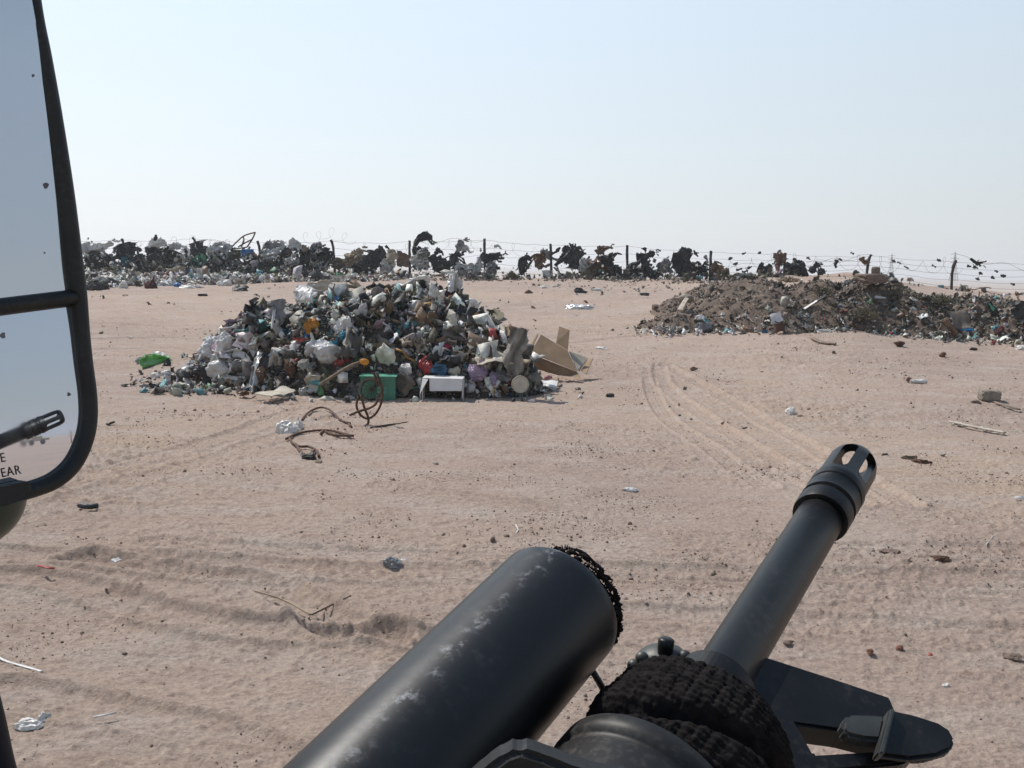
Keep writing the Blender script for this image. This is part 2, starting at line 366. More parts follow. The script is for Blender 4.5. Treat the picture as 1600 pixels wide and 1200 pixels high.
# ground material
def ground_mat():
    m = bpy.data.materials.new('packed_desert_dirt'); m.use_nodes = True
    N = m.node_tree.nodes; L = m.node_tree.links; b = N['Principled BSDF']
    tc = N.new('ShaderNodeTexCoord')
    def noise(s, d, sc=(1, 1, 1), rough=.55):
        mp = N.new('ShaderNodeMapping'); mp.inputs['Scale'].default_value = sc
        n = N.new('ShaderNodeTexNoise'); n.inputs['Scale'].default_value = s; n.inputs['Detail'].default_value = d; n.inputs['Roughness'].default_value = rough
        L.new(tc.outputs['Object'], mp.inputs[0]); L.new(mp.outputs[0], n.inputs['Vector']); return n.outputs[0]
    def ramp(v, a, b_, c0=(0, 0, 0), c1=(1, 1, 1)):
        r = N.new('ShaderNodeValToRGB'); r.color_ramp.elements[0].position = a; r.color_ramp.elements[1].position = b_
        r.color_ramp.elements[0].color = (*c0, 1); r.color_ramp.elements[1].color = (*c1, 1); L.new(v, r.inputs[0]); return r.outputs[0]
    def mix(f, a, b_, t='MIX'):
        x = N.new('ShaderNodeMix'); x.data_type = 'RGBA'; x.blend_type = t
        if isinstance(f, float): x.inputs[0].default_value = f
        else: L.new(f, x.inputs[0])
        for i, v in ((6, a), (7, b_)):
            if isinstance(v, tuple): x.inputs[i].default_value = (*v, 1)
            else: L.new(v, x.inputs[i])
        return x.outputs[2]
    c = mix(ramp(noise(.32, 4), .38, .62), (.435, .337, .275), (.455, .348, .268))       # pinkish grey to warm tan patches
    c = mix(ramp(noise(.16, 3), .42, .6), c, (.385, .30, .25))                         # duller mauve grey stretches
    c = mix(ramp(noise(.9, 5, (1, 2.2, 1)), .45, .72), c, (.46, .385, .33))              # pale crust
    c = mix(ramp(noise(4.5, 8, (1, 1.6, 1), .7), .54, .75), c, (.29, .21, .165))        # darker damp or churned soil
    c = mix(ramp(noise(34, 6, (1, 1, 1), .7), .3, .7, (.72, .72, .72), (1.15, 1.15, 1.15)), c, c, 'MIX')
    g = ramp(noise(34, 6, (1, 1, 1), .75), .32, .68, (.74, .72, .71), (1.2, 1.2, 1.2))
    c = mix(1., c, g, 'MULTIPLY')
    fl = ramp(noise(15, 9, (1, 1.3, 1), .78), .54, .62); gt = ramp(noise(.8, 4), .35, .65, (.25, .25, .25), (.95, .95, .95))
    m2 = N.new('ShaderNodeMath'); m2.operation = 'MULTIPLY'; L.new(fl, m2.inputs[0]); L.new(gt, m2.inputs[1])
    c = mix(m2.outputs[0], c, (.26, .185, .15))
    l2 = ramp(noise(21, 8, (1, 1.3, 1), .75), .58, .68); m3 = N.new('ShaderNodeMath'); m3.operation = 'MULTIPLY'; m3.inputs[1].default_value = .6; L.new(l2, m3.inputs[0])
    c = mix(m3.outputs[0], c, (.50, .405, .34))
    vo = N.new('ShaderNodeTexVoronoi'); vo.inputs['Scale'].default_value = 26; L.new(tc.outputs['Object'], vo.inputs['Vector'])
    sp = ramp(vo.outputs['Distance'], .08, .16, (1, 1, 1), (0, 0, 0))
    gate = ramp(noise(2.2, 3), .52, .6)
    mm = N.new('ShaderNodeMath'); mm.operation = 'MULTIPLY'; L.new(sp, mm.inputs[0]); L.new(gate, mm.inputs[1])
    c = mix(mm.outputs[0], c, (.13, .09, .07))
    L.new(c, b.inputs['Base Color']); b.inputs['Roughness'].default_value = .95; b.inputs['Specular IOR Level'].default_value = .15
    h1 = noise(45, 6, (1, 1, 1), .75); h2 = noise(13, 9, (1, 1.3, 1), .75)
    ad = N.new('ShaderNodeMath'); ad.operation = 'MULTIPLY_ADD'; ad.inputs[1].default_value = 2.5; L.new(h2, ad.inputs[0]); L.new(h1, ad.inputs[2])
    bp = N.new('ShaderNodeBump'); bp.inputs['Strength'].default_value = .75; bp.inputs['Distance'].default_value = .022
    L.new(ad.outputs[0], bp.inputs['Height']); L.new(bp.outputs[0], b.inputs['Normal'])
    return m
MG = ground_mat()

# ------------------------------------------------------------------ ground sheet (finer towards the viewpoint, reaches the horizon)
az = np.concatenate([np.linspace(-180, -48, 90)[:-1], np.linspace(-48, -33, 60)[:-1], np.linspace(-33, 33, 760), np.linspace(33, 48, 60)[1:], np.linspace(48, 180, 90)[1:-1]])
rad = np.concatenate([[.3, 1.2, 2.0], np.geomspace(2.6, 62, 1050), np.geomspace(63, 3000, 90)])
A, B = np.meshgrid(R(1) * az, rad)
X, Y = np.sin(A) * B, np.cos(A) * B
Z = hfine(X, Y)
V = np.c_[X.ravel(), Y.ravel(), Z.ravel()]
nr, na = X.shape
i = np.arange(nr - 1)[:, None] * na; k = np.arange(na)[None]; k2 = (k + 1) % na
Fq = np.stack([i + k, i + na + k, i + na + k2, i + k2], -1).reshape(-1, 4)[:, ::-1]
V = np.vstack([V, [[0, 0, float(hfine(np.array([0.]), np.array([0.]))[0])]]])
ground = obj('ground', V, Fq, MG, smooth=True, loc=(0, 0, 0))
tag(ground, 'dry pinkish tan dirt with crossing tyre tracks', kind='structure')

# ------------------------------------------------------------------ heaps: the mounds themselves
def mound(name, fn, x0, x1, y0, y1, step, m, label, cat='heap', amp=.05):
    xs = np.arange(x0, x1, step); ys = np.arange(y0, y1, step); X, Y = np.meshgrid(xs, ys)
    h = fn(X, Y); n = fbm(X * 6, Y * 6, 4) * amp * 2 * np.clip(h * 4, 0, 1)
    Z = hbase(X, Y) + h + n - .06 * (h <= 0.02)
    V = np.c_[X.ravel(), Y.ravel(), Z.ravel()]; ny, nx = X.shape
    i = np.arange(ny - 1)[:, None] * nx; k = np.arange(nx - 1)[None]
    Fq = np.stack([i + k, i + k + 1, i + nx + k + 1, i + nx + k], -1).reshape(-1, 4)
    keep = h.ravel()[Fq].max(1) > .0
    Fq = Fq[keep]; used = np.unique(Fq); mp = -np.ones(len(V), int); mp[used] = np.arange(len(used))
    return tag(obj(name, V[used], mp[Fq], m, smooth=True), label, cat)
MH = mat('matted_dark_rubbish', (.085, .07, .055), .95, (.025, .022, .02), 3.5, 1., bscale=9)
MD = mat('tipped_earth', (.17, .122, .09), .95, (.085, .062, .047), 2.5, 1., bscale=9)
mound('rubbish_heap', hmain, -5.9, 1.4, 14, 20, .05, MH, 'dark matted core of the big household rubbish heap in the middle')
mound('earth_heap', hdirt, 3, 15.2, 24, 30.4, .06, MD, 'long brown heap of tipped earth and rubbish at the right before the fence')

# ------------------------------------------------------------------ loose debris nobody could count
def arche():
    out = []
    for s in range(9):                       # crumpled lumps
        V, Fs = ico(2); g = np.random.default_rng(100 + s)
        V = warp(crumple(facet(V, 70 + s, 12, .4, .85), 40 + s, .38, 8, 3.), s, .3) * g.uniform(.3, 1, 3) * .5; out.append((V, np.array(Fs), 0))
    for s in range(8):                       # bent sheets and shards
        g = np.random.default_rng(200 + s); n = 5
        u, v = np.meshgrid(np.linspace(-.5, .5, n), np.linspace(-.5, .5, n)); v = v * g.uniform(.3, 1)
        w = .2 * np.abs(np.sin(u * g.uniform(2, 7) + g.random() * 6)) + .2 * np.abs(np.sin(v * g.uniform(4, 9) + u * 4)) + g.normal(size=u.shape) * .07
        u = u + g.normal(size=u.shape) * .08; v = v + g.normal(size=u.shape) * .08
        P = np.c_[u.ravel(), v.ravel(), w.ravel()]; V = np.vstack([P, P - [0, 0, .025]])
        Fs = []
        for a in range(n - 1):
            for b in range(n - 1):
                q = a * n + b; Fs += [(q, q + 1, q + n + 1), (q, q + n + 1, q + n), (n * n + q, n * n + q + n + 1, n * n + q + 1), (n * n + q, n * n + q + n, n * n + q + n + 1)]
        rim = list(range(n)) + [k * n + n - 1 for k in range(1, n)] + [n * n - 1 - k for k in range(1, n)] + [k * n for k in range(n - 2, 0, -1)]
        for j in range(len(rim)):
            a, b = rim[j], rim[(j + 1) % len(rim)]; Fs += [(a, n * n + a, n * n + b), (a, n * n + b, b)]
        out.append((V, np.array(Fs), 1))
    for s in range(4):                       # sticks, strips, tubes
        g = np.random.default_rng(300 + s)
        pts = np.c_[np.linspace(-.8, .8, 6), g.normal(size=6) * .07, g.normal(size=6) * .06]
        V, Fs = tube(pts, .035 + .03 * g.random(), 5); T = []
        for f in Fs: T += [(f[0], f[j], f[j + 1]) for j in range(1, len(f) - 1)]
        out.append((V, np.array(T), 2))
    for s in range(3):                       # cartons and tins
        g = np.random.default_rng(400 + s); V, Fs = boxv([0, 0, 0], [.5, 0, 0], [.08, .35 * g.uniform(.5, 1), 0], [.05, 0, .28]); T = []
        V = V + g.normal(size=V.shape) * .04
        for f in Fs: T += [(f[0], f[1], f[2]), (f[0], f[2], f[3])]
        out.append((V, np.array(T), 3))
    return out
ARC = arche()
PAL = np.array([(.74, .73, .70), (.48, .46, .42), (.24, .22, .2), (.10, .09, .08), (.03, .032, .034), (.3, .22, .15), (.17, .11, .07), (.12, .33, .36), (.06, .2, .4), (.5, .25, .05), (.4, .06, .05), (.12, .3, .14), (.45, .3, .35), (.14, .13, .07)])
def randrot(g, n, flat=0.):
    q = g.normal(size=(n, 4)); q[:, 1:3] *= (1 - flat); q /= np.linalg.norm(q, axis=1)[:, None]
    w, x, y, z = q.T
    return np.stack([1 - 2 * (y * y + z * z), 2 * (x * y - w * z), 2 * (x * z + w * y), 2 * (x * y + w * z), 1 - 2 * (x * x + z * z), 2 * (y * z - w * x), 2 * (x * z - w * y), 2 * (y * z + w * x), 1 - 2 * (x * x + y * y)], -1).reshape(n, 3, 3)
def scatter(name, P, S, C, m, seed, label, cat, kinds=(.5, .34, .1, .06), flat=0., kind='stuff', arc=None):
    g = np.random.default_rng(seed); n = len(P); arc = arc or ARC
    by = [[a for a in range(len(arc)) if arc[a][2] == t] for t in range(4)]
    kk = g.choice(4, n, p=kinds); ai = np.array([by[t][g.integers(len(by[t]))] for t in kk]); Rm = randrot(g, n, flat)
    Vs, Fs, Cs, off = [], [], [], 0
    for a in range(len(arc)):
        idx = np.nonzero(ai == a)[0]
        if not len(idx): continue
        V0, F0, _ = arc[a]; st = g.uniform(.7, 1.3, (len(idx), 1, 3))
        W = np.einsum('nij,nvj->nvi', Rm[idx], V0[None] * st) * S[idx][:, None, None] + P[idx][:, None]
        Vs.append(W.reshape(-1, 3)); Fs.append((F0[None] + (np.arange(len(idx)) * len(V0))[:, None, None]).reshape(-1, 3) + off)
        Cs.append(np.repeat(C[idx], len(V0), 0)); off += len(idx) * len(V0)
    o = obj(name, np.vstack(Vs), np.vstack(Fs), m, loc=(0, 0, 0), color=np.vstack(Cs))
    return tag(o, label, cat, kind=kind)
def pick(g, n, w):
    w = np.array(w, float); c = PAL[g.choice(len(PAL), n, p=w / w.sum())]
    return c * g.uniform(.7, 1.25, (n, 1)) * g.uniform(.93, 1.07, (n, 3))
def area(g, n, x0, x1, y0, y1, fn):
    x = g.uniform(x0, x1, n); y = g.uniform(y0, y1, n); k = g.random(n) < fn(x, y); return x[k], y[k]
g = np.random.default_rng(11)
x, y = area(g, 22000, -5.7, 1.2, 14.2, 19.8, lambda x, y: (hmain(x, y) > .02))
n = len(x); S = np.clip(g.lognormal(-2.55, .5, n), .03, .3); z = hbase(x, y) + hmain(x, y) + S * g.uniform(-.1, .55, n)
scatter('loose_rubbish', np.c_[x, y, z], S, pick(g, n, (9, 11, 17, 17, 13, 9, 8, 3, 1, 1.5, 1.2, 1, 1, 6)), MT['mixed'], 1, 'small mixed litter covering the big heap in the middle', 'litter', (.15, .6, .16, .09))
g = np.random.default_rng(77); x, y = area(g, 430, -4.6, .5, 14.6, 18.8, lambda x, y: (hmain(x, y) > .1)); n = len(x); S = g.uniform(.18, .42, n)
scatter('loose_rubbish', np.c_[x, y, hbase(x, y) + hmain(x, y) + S * .25], S, pick(g, n, (30, 16, 8, 10, 10, 8, 5, 4, 1, 1.5, 1.5, 1, 2, 3)) * 1.1, MT['mixed'], 21, 'larger pale and dark scraps bedded in the big heap in the middle', 'litter', (.2, .68, .0, .12))
x, y = area(g, 380, -7, -3.7, 14.2, 16.6, lambda x, y: bump(x, y, -4.8, 15.5, 1.0, .75, 1, 2) > 0); n = len(x); S = g.uniform(.06, .22, n)
scatter('loose_rubbish', np.c_[x, y, hbase(x, y) + hmain(x, y) + S * .3], S, pick(g, n, (24, 18, 12, 10, 6, 5, 5, 2, .5, .5, .6, 1, 1, 1)), MT['mixed'], 22, 'low tail of pale litter trailing left from the middle heap', 'litter', (.4, .55, .0, .05))
# skirt of litter around its foot and the tail to the left
def skirt(x, y):
    r = bump(x, y, -2.3, 17.0, 3.5, 2.95, 1, 2.6); t = bump(x, y, -4.9, 16.1, 1.5, .9, 1, 2)
    return ((r > 0) & (hmain(x, y) <= .05)) * .35 + (t > 0) * .8
x, y = area(g, 2600, -7, 2, 13.4, 20.5, skirt); n = len(x); S = np.clip(g.lognormal(-2.7, .45, n), .025, .2)
scatter('loose_rubbish', np.c_[x, y, hbase(x, y) + S * .2], S, pick(g, n, (14, 12, 14, 10, 6, 6, 5, 2, .6, .6, .6, .6, .6, 3)), MT['mixed'], 2, 'small mixed litter strewn round the foot of the middle heap', 'litter', flat=.6)
# earth heap debris
x, y = area(g, 15000, 3.2, 15.2, 24, 30, lambda x, y: (hdirt(x, y) > .02) * np.where(x > 7.8, 1, .72)); n = len(x)
S = np.clip(g.lognormal(-2.5, .45, n) * np.where(x < 8.2, .7, 1), .03, .32); z = hbase(x, y) + hdirt(x, y) + S * g.uniform(-.1, .4, n)
C = pick(g, n, (2.5, 5, 12, 20, 12, 16, 12, .8, .3, .2, .5, .2, .2, 6)); lf = x < 8.2
C[lf] = C[lf] * .42 + np.array([.15, .108, .08]) * .58; C = C * np.where(lf, 1, .72)[:, None]
scatter('loose_rubbish', np.c_[x, y, z], S, C, MT['mixed'], 3, 'burnt dark litter and clods covering the right hand earth heap', 'litter', (.36, .42, .18, .04))
x, y = area(g, 2600, 3.0, 16.5, 23.2, 26.0, lambda x, y: np.exp(-((y - 24.75 - .25 * np.sin(x)) / .45) ** 2)); n = len(x); S = np.clip(g.lognormal(-2.3, .4, n), .05, .3)
scatter('loose_rubbish', np.c_[x, y, hbase(x, y) + hdirt(x, y) + S * .2], S, pick(g, n, (22, 16, 12, 10, 6, 5, 5, 3, .6, .3, 1, .4, .4, 2)), MT['mixed'], 4, 'pale litter fringe along the foot of the right hand earth heap', 'litter', (.3, .6, .04, .06), flat=.5)
# the drift of rubbish along the left of the fence
def drift(x, y):
    s = y / yf(x); xn = x * 45 / y
    lim = np.interp(xn, [-30, -19, -14, -8, -3], [.80, .78, .84, .88, .97])
    return (s > lim) * (s < 1.0) * np.interp(xn, [-30, -8, -5, -2, 0], [1, 1, .6, .25, 0])
x, y = area(g, 17000, -32, 0, 33, 53, drift); n = len(x); S = np.clip(g.lognormal(-1.75, .42, n), .08, .6)
scatter('loose_rubbish', np.c_[x, y, hbase(x, y) + S * g.uniform(.0, .5, n)], S, pick(g, n, (26, 18, 13, 8, 9, 5, 5, 2, 1.2, .4, .4, .6, .6, 1)), MT['mixed'], 5, 'drift of pale litter heaped against the left end of the fence', 'litter', (.35, .6, .02, .03), flat=.2)
# shredded plastic tangled in the left half of the fence
n = 1500; xn = np.r_[g.uniform(-20.5, -8.5, 1050), g.uniform(-8.5, 9.5, 450)]; x = xn.copy(); y = yf(x) * .994
for _ in range(3): y = yf(x) * .994; x = xn * y / 45
S = g.lognormal(-1.95, .4, n).clip(.05, .36); S[1050:] *= .7; hh = np.abs(g.normal(size=n)) * np.where(xn < -8.5, .55, .4)
scatter('snagged_shreds', np.c_[x, y + g.normal(size=n) * .12, hbase(x, y) + np.minimum(hh, 1.35)], S, pick(g, n, (10, 8, 5, 6, 50, 2, 3, 1.2, .6, .3, .3, .4, .2, 2)) * .9, MT['mixed'], 31, 'ragged shreds of black and pale plastic tangled low in the fence wires', 'litter', (.12, .8, .08, .0))
# dark scrub and rubbish along the foot of the whole fence
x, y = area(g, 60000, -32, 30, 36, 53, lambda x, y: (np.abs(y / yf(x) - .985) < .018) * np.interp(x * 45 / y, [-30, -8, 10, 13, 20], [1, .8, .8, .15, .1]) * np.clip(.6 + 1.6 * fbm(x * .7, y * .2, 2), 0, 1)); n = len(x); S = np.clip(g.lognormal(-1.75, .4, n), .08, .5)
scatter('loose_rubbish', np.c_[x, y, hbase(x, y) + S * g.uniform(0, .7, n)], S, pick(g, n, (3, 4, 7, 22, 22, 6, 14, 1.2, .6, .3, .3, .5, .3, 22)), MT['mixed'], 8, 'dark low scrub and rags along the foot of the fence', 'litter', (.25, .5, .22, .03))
x, y = area(g, 16000, -9, 13, 34, 50, lambda x, y: np.clip(1 - np.abs(y / yf(x) - .955) / .035, 0, 1) * np.interp(x * 45 / y, [-7, -4, 9, 11], [0, 1, 1, 0]) * np.clip(.5 + 2.2 * fbm(x * .5, y * .15 + 8, 2), 0, 1)); n = len(x); S = np.clip(g.lognormal(-2.5, .4, n), .04, .22)  # dark scraps added to colour in the shadow band below the fence
scatter('loose_rubbish', np.c_[x, y, hbase(x, y) + S * .1], S, pick(g, n, (1.5, 3, 6, 14, 8, 10, 22, .6, .2, .2, .3, .3, .2, 16)) * .7, MT['mixed'], 9, 'thin dark scraps standing in for the fence shadow on the slope just below the fence', 'litter', (.35, .45, .2, 0), flat=.5)
# sparse litter on the open ground
def openf(x, y):
    a = .03 + .55 * np.clip(fbm(x * .45 + 9, y * .45, 3) - .12, 0, 1) * 3
    a = a + .7 * np.exp(-((x + 8.3) / 2.2) ** 2 - ((y - 23.5) / .9) ** 2) + .6 * np.exp(-((x - 3) / 4) ** 2 - ((y - 38) / 3) ** 2)
    a = a + .5 * np.exp(-((x - 7.8) / 1.6) ** 2 - ((y - 16.3) / .5) ** 2)
    return a * np.where(y < 12, .25, 1)
x, y = area(g, 7000, -16, 20, 5, 44, openf); n = len(x); S = np.clip(g.lognormal(-3.1, .5, n) * (y / 16) ** .6, .012, .16)
scatter('scattered_litter', np.c_[x, y, hfine(x, y) + S * .12], S, pick(g, n, (12, 10, 12, 14, 8, 8, 8, .7, .3, .3, .8, .3, .2, 2)), MT['mixed'], 6, 'sparse scraps of litter scattered over the open dirt', 'litter', (.4, .4, .2, 0), flat=.75)
# grit, pebbles and clods
ARG = [(crumple(ico(1)[0], 60 + s, .35, 5, 1.5) * [.5, .5, .34], np.array(ico(1)[1]), 0) for s in range(8)]
ARG += [(a[0], a[1], t) for t, a in zip((1, 2, 3), (ARG[0], ARG[1], ARG[2]))]
def gf(x, y): return np.clip(.02 + 1.7 * (fbm(x * 1.1 + 31, y * 1.3, 3)), 0.02, 1)
x, y = area(g, 150000, -7.5, 7.5, 3.2, 13, gf); x2, y2 = area(g, 50000, -13, 13, 13, 26, gf); x = np.r_[x, x2]; y = np.r_[y, y2]
k = np.abs(x) < y * .62 + .5; x = x[k]; y = y[k]; n = len(x); S = np.clip(g.lognormal(-5.1, .62, n) * np.where(y > 13, 1.7, 1) , .005, .055)
C = np.array([.27, .195, .15])[None] * g.uniform(.55, 1.25, (n, 1)) * g.uniform(.93, 1.07, (n, 3))
scatter('gravel', np.c_[x, y, hfine(x, y) + S * .12], S, C, MT['grit'], 7, 'grit, pebbles and clods lying on the dirt', 'gravel', (1, 0, 0, 0), flat=.6, arc=ARG)

ORD = ['first', 'second', 'third', 'fourth', 'fifth', 'sixth', 'seventh', 'eighth']
# ------------------------------------------------------------------ things placed where sight lines of the photograph meet the ground or a heap
SEED = [1000]
def nseed(): SEED[0] += 1; return SEED[0]
def surf(px, py, d=None): return wat(px, py, d) if d else hit(px, py)
def bag(px, py, w, h, m, label, cat='plastic bag', group=None, d=None, name='plastic_bag', amp=.2, lift=.25, tail=None, det=4):
    tail = (nseed() % 3 == 0) if tail is None else tail
    """crumpled, knotted bag; px, py = its centre, w x h in photo pixels"""
    p = surf(px, py, d); dd = depth_of(p); sc = dd / F
    s = nseed(); g = np.random.default_rng(s); V, Fs = ico(det)
    if tail:
        t = nrm([g.uniform(-.6, .6), g.uniform(-.5, .2), 1.]); c = V @ t
        k = sst((c - .72) / .24); V = V * (1 - .62 * k * (1 - sst((c - .93) / .07)))[:, None] + t * (.55 * k)[:, None]
    V = warp(facet(V, s + 99, 13, .6 if amp > .12 else .85, .97), s, .22 if amp > .12 else .06); V = crumple(V, s, min(amp, .24), 14, 2.6); V = crumple(V, s + 5000, min(amp, .24) * .4, 12, 5)
    a = g.uniform(-.4, .4); ca, sa = math.cos(a), math.sin(a)
    V = V * np.array([w / 2 * sc, (w + h) / 4 * sc * .85, h / 2 * sc])
    V = np.c_[V[:, 0] * ca - V[:, 1] * sa, V[:, 0] * sa + V[:, 1] * ca, V[:, 2]]
    c = p + np.array([0, 0, 1]) * h * sc * lift * .3
    if d is None: c = c + (CAM - p) / np.linalg.norm(CAM - p) * (w + h) / 4 * sc * .45
    o = obj(name, V + c, Fs, MT[m], smooth=(amp <= .12)); return tag(o, label, cat, group)
def spine(pts, d=None, lift=.05):
    P = []
    for q in pts:
        if d is None: p = hit(q[0], q[1]); p = p + np.array([0, 0, lift])
        else: p = wat(q[0], q[1], d + (q[2] if len(q) > 2 else 0))
        P.append(p)
    return np.array(P)
def rag(pts, w, m, label, cat='plastic bag', group=None, d=None, name='torn_bag', dep=.3, jag=.35, lift=.06, nar=.15, nth=16, nu=24):
    P = spine(pts, d, lift); sc = depth_of(P.mean(0)) / F
    V, Fs = ragv(P, w * sc, nseed(), dep, jag, nth, nu, nar); o = obj(name, V, Fs, MT[m], smooth=True); return tag(o, label, cat, group)
def stick(pts, r, m, label, cat='stick', group=None, d=None, name='stick', lift=.04, n=7, prof=None, sm=None):
    P = spine(pts, d, lift)
    if sm or len(P) > 3: P = smooth_poly(P, sm or len(P) * 6)
    V, Fs = tube(P, r, n, prof=prof); V = V + rng.normal(size=V.shape) * r * .06
    return tag(obj(name, V, Fs, MT[m], smooth=n > 5), label, cat, group)
def panel(cs, th, d, m, name='cardboard_sheet', parent=None, bend=0.):
    C = np.array([wat(q[0], q[1], d + (q[2] if len(q) > 2 else 0)) for q in cs]); V, Fs = slab(C, th)
    return obj(name, V, Fs, MT[m], parent)
def sheet(cs, d, m, label, cat='cardboard', group=None, name='cardboard_sheet', th=.012, wav=.03, n=9):
    """bent sheet spanned by 4 corners (px, py, depth offset) with real thickness"""
    C = np.array([wat(q[0], q[1], d + (q[2] if len(q) > 2 else 0)) for q in cs]); g = np.random.default_rng(nseed())
    u, v = np.meshgrid(np.linspace(0, 1, n), np.linspace(0, 1, n)); nn = nrm(np.cross(C[1] - C[0], C[3] - C[0]))
    P = (C[0] * ((1 - u) * (1 - v))[..., None] + C[1] * (u * (1 - v))[..., None] + C[2] * (u * v)[..., None] + C[3] * ((1 - u) * v)[..., None])
    w = wav * (np.sin(u * g.uniform(2, 8) + g.random() * 6) + .7 * np.sin(v * g.uniform(2, 8) + u * 3 + g.random() * 6)) + g.normal(size=u.shape) * wav * .12
    e = (np.minimum(np.minimum(u, 1 - u), np.minimum(v, 1 - v)) < .01)[..., None] * g.normal(size=P.shape) * wav * .35
    P = P + nn * w[..., None] + e; P = P.reshape(-1, 3); V = np.vstack([P, P - nn * th]); Fs = []
    for a in range(n - 1):
        for b in range(n - 1):
            q = a * n + b; Fs += [(q, q + 1, q + n + 1, q + n), (n * n + q, n * n + q + n, n * n + q + n + 1, n * n + q + 1)]
    rim = list(range(n)) + [k * n + n - 1 for k in range(1, n)] + [n * n - 1 - k for k in range(1, n)] + [k * n for k in range(n - 2, 0, -1)]
    for j in range(len(rim)): a, b = rim[j], rim[(j + 1) % len(rim)]; Fs.append((b, a, n * n + a, n * n + b))
    return tag(obj(name, V, Fs, MT[m]), label, cat, group)
def rock(px, py, w, h, m, label, cat='rock', name='rock', group=None, amp=.35, d=None, sink=.2, f=1.3, det=3, cube=False):
    p = surf(px, py + h * .4, d); sc = depth_of(p) / F; s = nseed(); V, Fs = ico(det); g = np.random.default_rng(s)
    V = facet(V, s + 7, 12, .5, .9) if not cube else V / (np.abs(V).max(1) ** .85)[:, None]; V = crumple(V, s, amp * .6, 6, f) * np.array([w / 2 * sc, (w + h) / 4 * sc, h / 2 * sc]); a = g.uniform(-.5, .5)
    V = np.c_[V[:, 0] * math.cos(a) - V[:, 1] * math.sin(a), V[:, 0] * math.sin(a) + V[:, 1] * math.cos(a), V[:, 2]]
    return tag(obj(name, V + p + np.array([0, 0, h * sc * (.5 - sink)]), Fs, MT[m]), label, cat, group)
def revolve(a, b, prof, m, label, cat, name, d=None, n=20, parts=(), lift=.05, off=(0, 0), squash=0):
    """solid of revolution between photo points a and b; prof = (t, radius px)"""
    A = spine([a], d, lift)[0]; B = spine([b], d, lift)[0]; sc = depth_of(A) / F; L = np.linalg.norm(B - A)
    V, Fs = lathe(A, B - A, [(t * L, r * sc) for t, r in prof], n)
    Fs = list(Fs) + [tuple(range(n)), tuple(range(len(V) - n, len(V)))]
    if squash: V = A + (V - A) * (1 - squash * 0) + rng.normal(size=V.shape) * squash * sc * prof[len(prof) // 2][1]
    o = tag(obj(name, V, Fs, MT[m], smooth=True, loc=A), label, cat)
    for nm, pr, mm in parts:
        V, Fs = lathe(A, B - A, [(t * L, r * sc) for t, r in pr], n); Fs = list(Fs) + [tuple(range(n)), tuple(range(len(V) - n, len(V)))]
        obj(nm, V, Fs, MT[mm], o, True)
    return o
BOT = [(0, 4), (.03, 5), (.55, 5), (.75, 3.4), (.85, 1.7), (.9, 1.6)]
CAP = ('cap', [(.9, 2), (1, 2), (1.0, .3)], 'blue')
def bottle(a, b, m, label, k=1., cap='blue', **kw): return revolve(a, b, [(t, r * k) for t, r in BOT], m, label, 'bottle', 'plastic_bottle', parts=[('cap', [(.9, 2 * k), (1, 2 * k), (1.001, .3)], cap)], squash=.08, **kw)

# ---- the big heap: large or distinct pieces ---------------------------------
bag(331, 552, 44, 44, 'clear', 'clear puffed plastic bag at the left shoulder of the middle heap'); bag(352, 548, 30, 42, 'white', 'round white bag with brown stains on the left slope of the middle heap')
bag(343, 577, 44, 34, 'white', 'whitish bag with yellow stains below the puffed clear bag'); rag([(360, 588), (352, 572), (372, 560), (392, 570)], 26, 'white', 'pale pink and white sheet of plastic curling round the low left bags')
bag(252, 562, 36, 18, 'white', 'white bag at the far left tip of the middle heap', tail=False); rag([(222, 578), (236, 572), (255, 566), (268, 568)], 18, 'lime', 'bright green plastic bag at the far left tip of the heap', jag=.5)
bag(262, 572, 14, 20, 'black', 'small black bag tucked against the bright green bag'); rag([(212, 570), (228, 563), (240, 560)], 7, 'grey', 'flat grey strip beside the bright green bag', 'plastic strip', name='plastic_strip')
bag(260, 588, 26, 18, 'clear', 'small greyish white bag left of the crumpled black bag', tail=False); bag(240, 590, 20, 12, 'white', 'pale crushed tub lid left of the low grey bags', 'scrap', name='crushed_cover', tail=False)
bag(296, 580, 50, 32, 'grey', 'large grey bag lying low on the left foot of the middle heap'); bag(288, 590, 30, 20, 'black', 'crumpled black bag before the large low grey bag')
bag(322, 585, 32, 28, 'dark', 'dark grey bag right of the crumpled black bag'); bag(300, 606, 18, 9, 'white', 'small white scrap of foam on the dirt left of the heap foot', 'foam scrap', name='foam_scrap', tail=False)
rag([(332, 604), (350, 600), (372, 598), (384, 600)], 15, 'white', 'flat white plastic sheet along the left foot of the heap', 'plastic sheet', name='plastic_sheet'); bag(277, 608, 14, 7, 'blue', 'tiny bluish scrap lying before the left heap foot', 'plastic scrap', name='plastic_scrap', tail=False)
sheet([(384, 602, .1), (404, 552, .55), (414, 556, .5), (392, 608, 0)], 14.55, 'tin', 'curved light grey metal strip standing on end at the lower left of the heap', 'metal strip', name='metal_strip', wav=.05)
sheet([(397, 616, 0), (443, 606, .5), (461, 612, .45), (424, 622, -.15)], 14.35, 'cream', 'flat beige cardboard lying in front at the left foot of the heap', wav=.015)
bag(512, 626, 26, 12, 'cream', 'small tan bread shaped package on the dirt before the heap', 'package', name='food_package', tail=False, amp=.08)
rag([(467, 620), (482, 616), (498, 612), (505, 610)], 12, 'clear', 'crumpled foil like sheet before the heap left of the tan package', 'foil sheet', name='foil_sheet'); bag(549, 622, 20, 8, 'white', 'white strip of foam at the left corner of the green carton', 'foam scrap', name='foam_scrap', tail=False)
bag(495, 547, 36, 34, 'clear', 'big translucent bag in the lower middle of the heap left of centre'); bag(514, 553, 42, 40, 'clear', 'second translucent bag overlapping its neighbour above the stick with the orange tip')
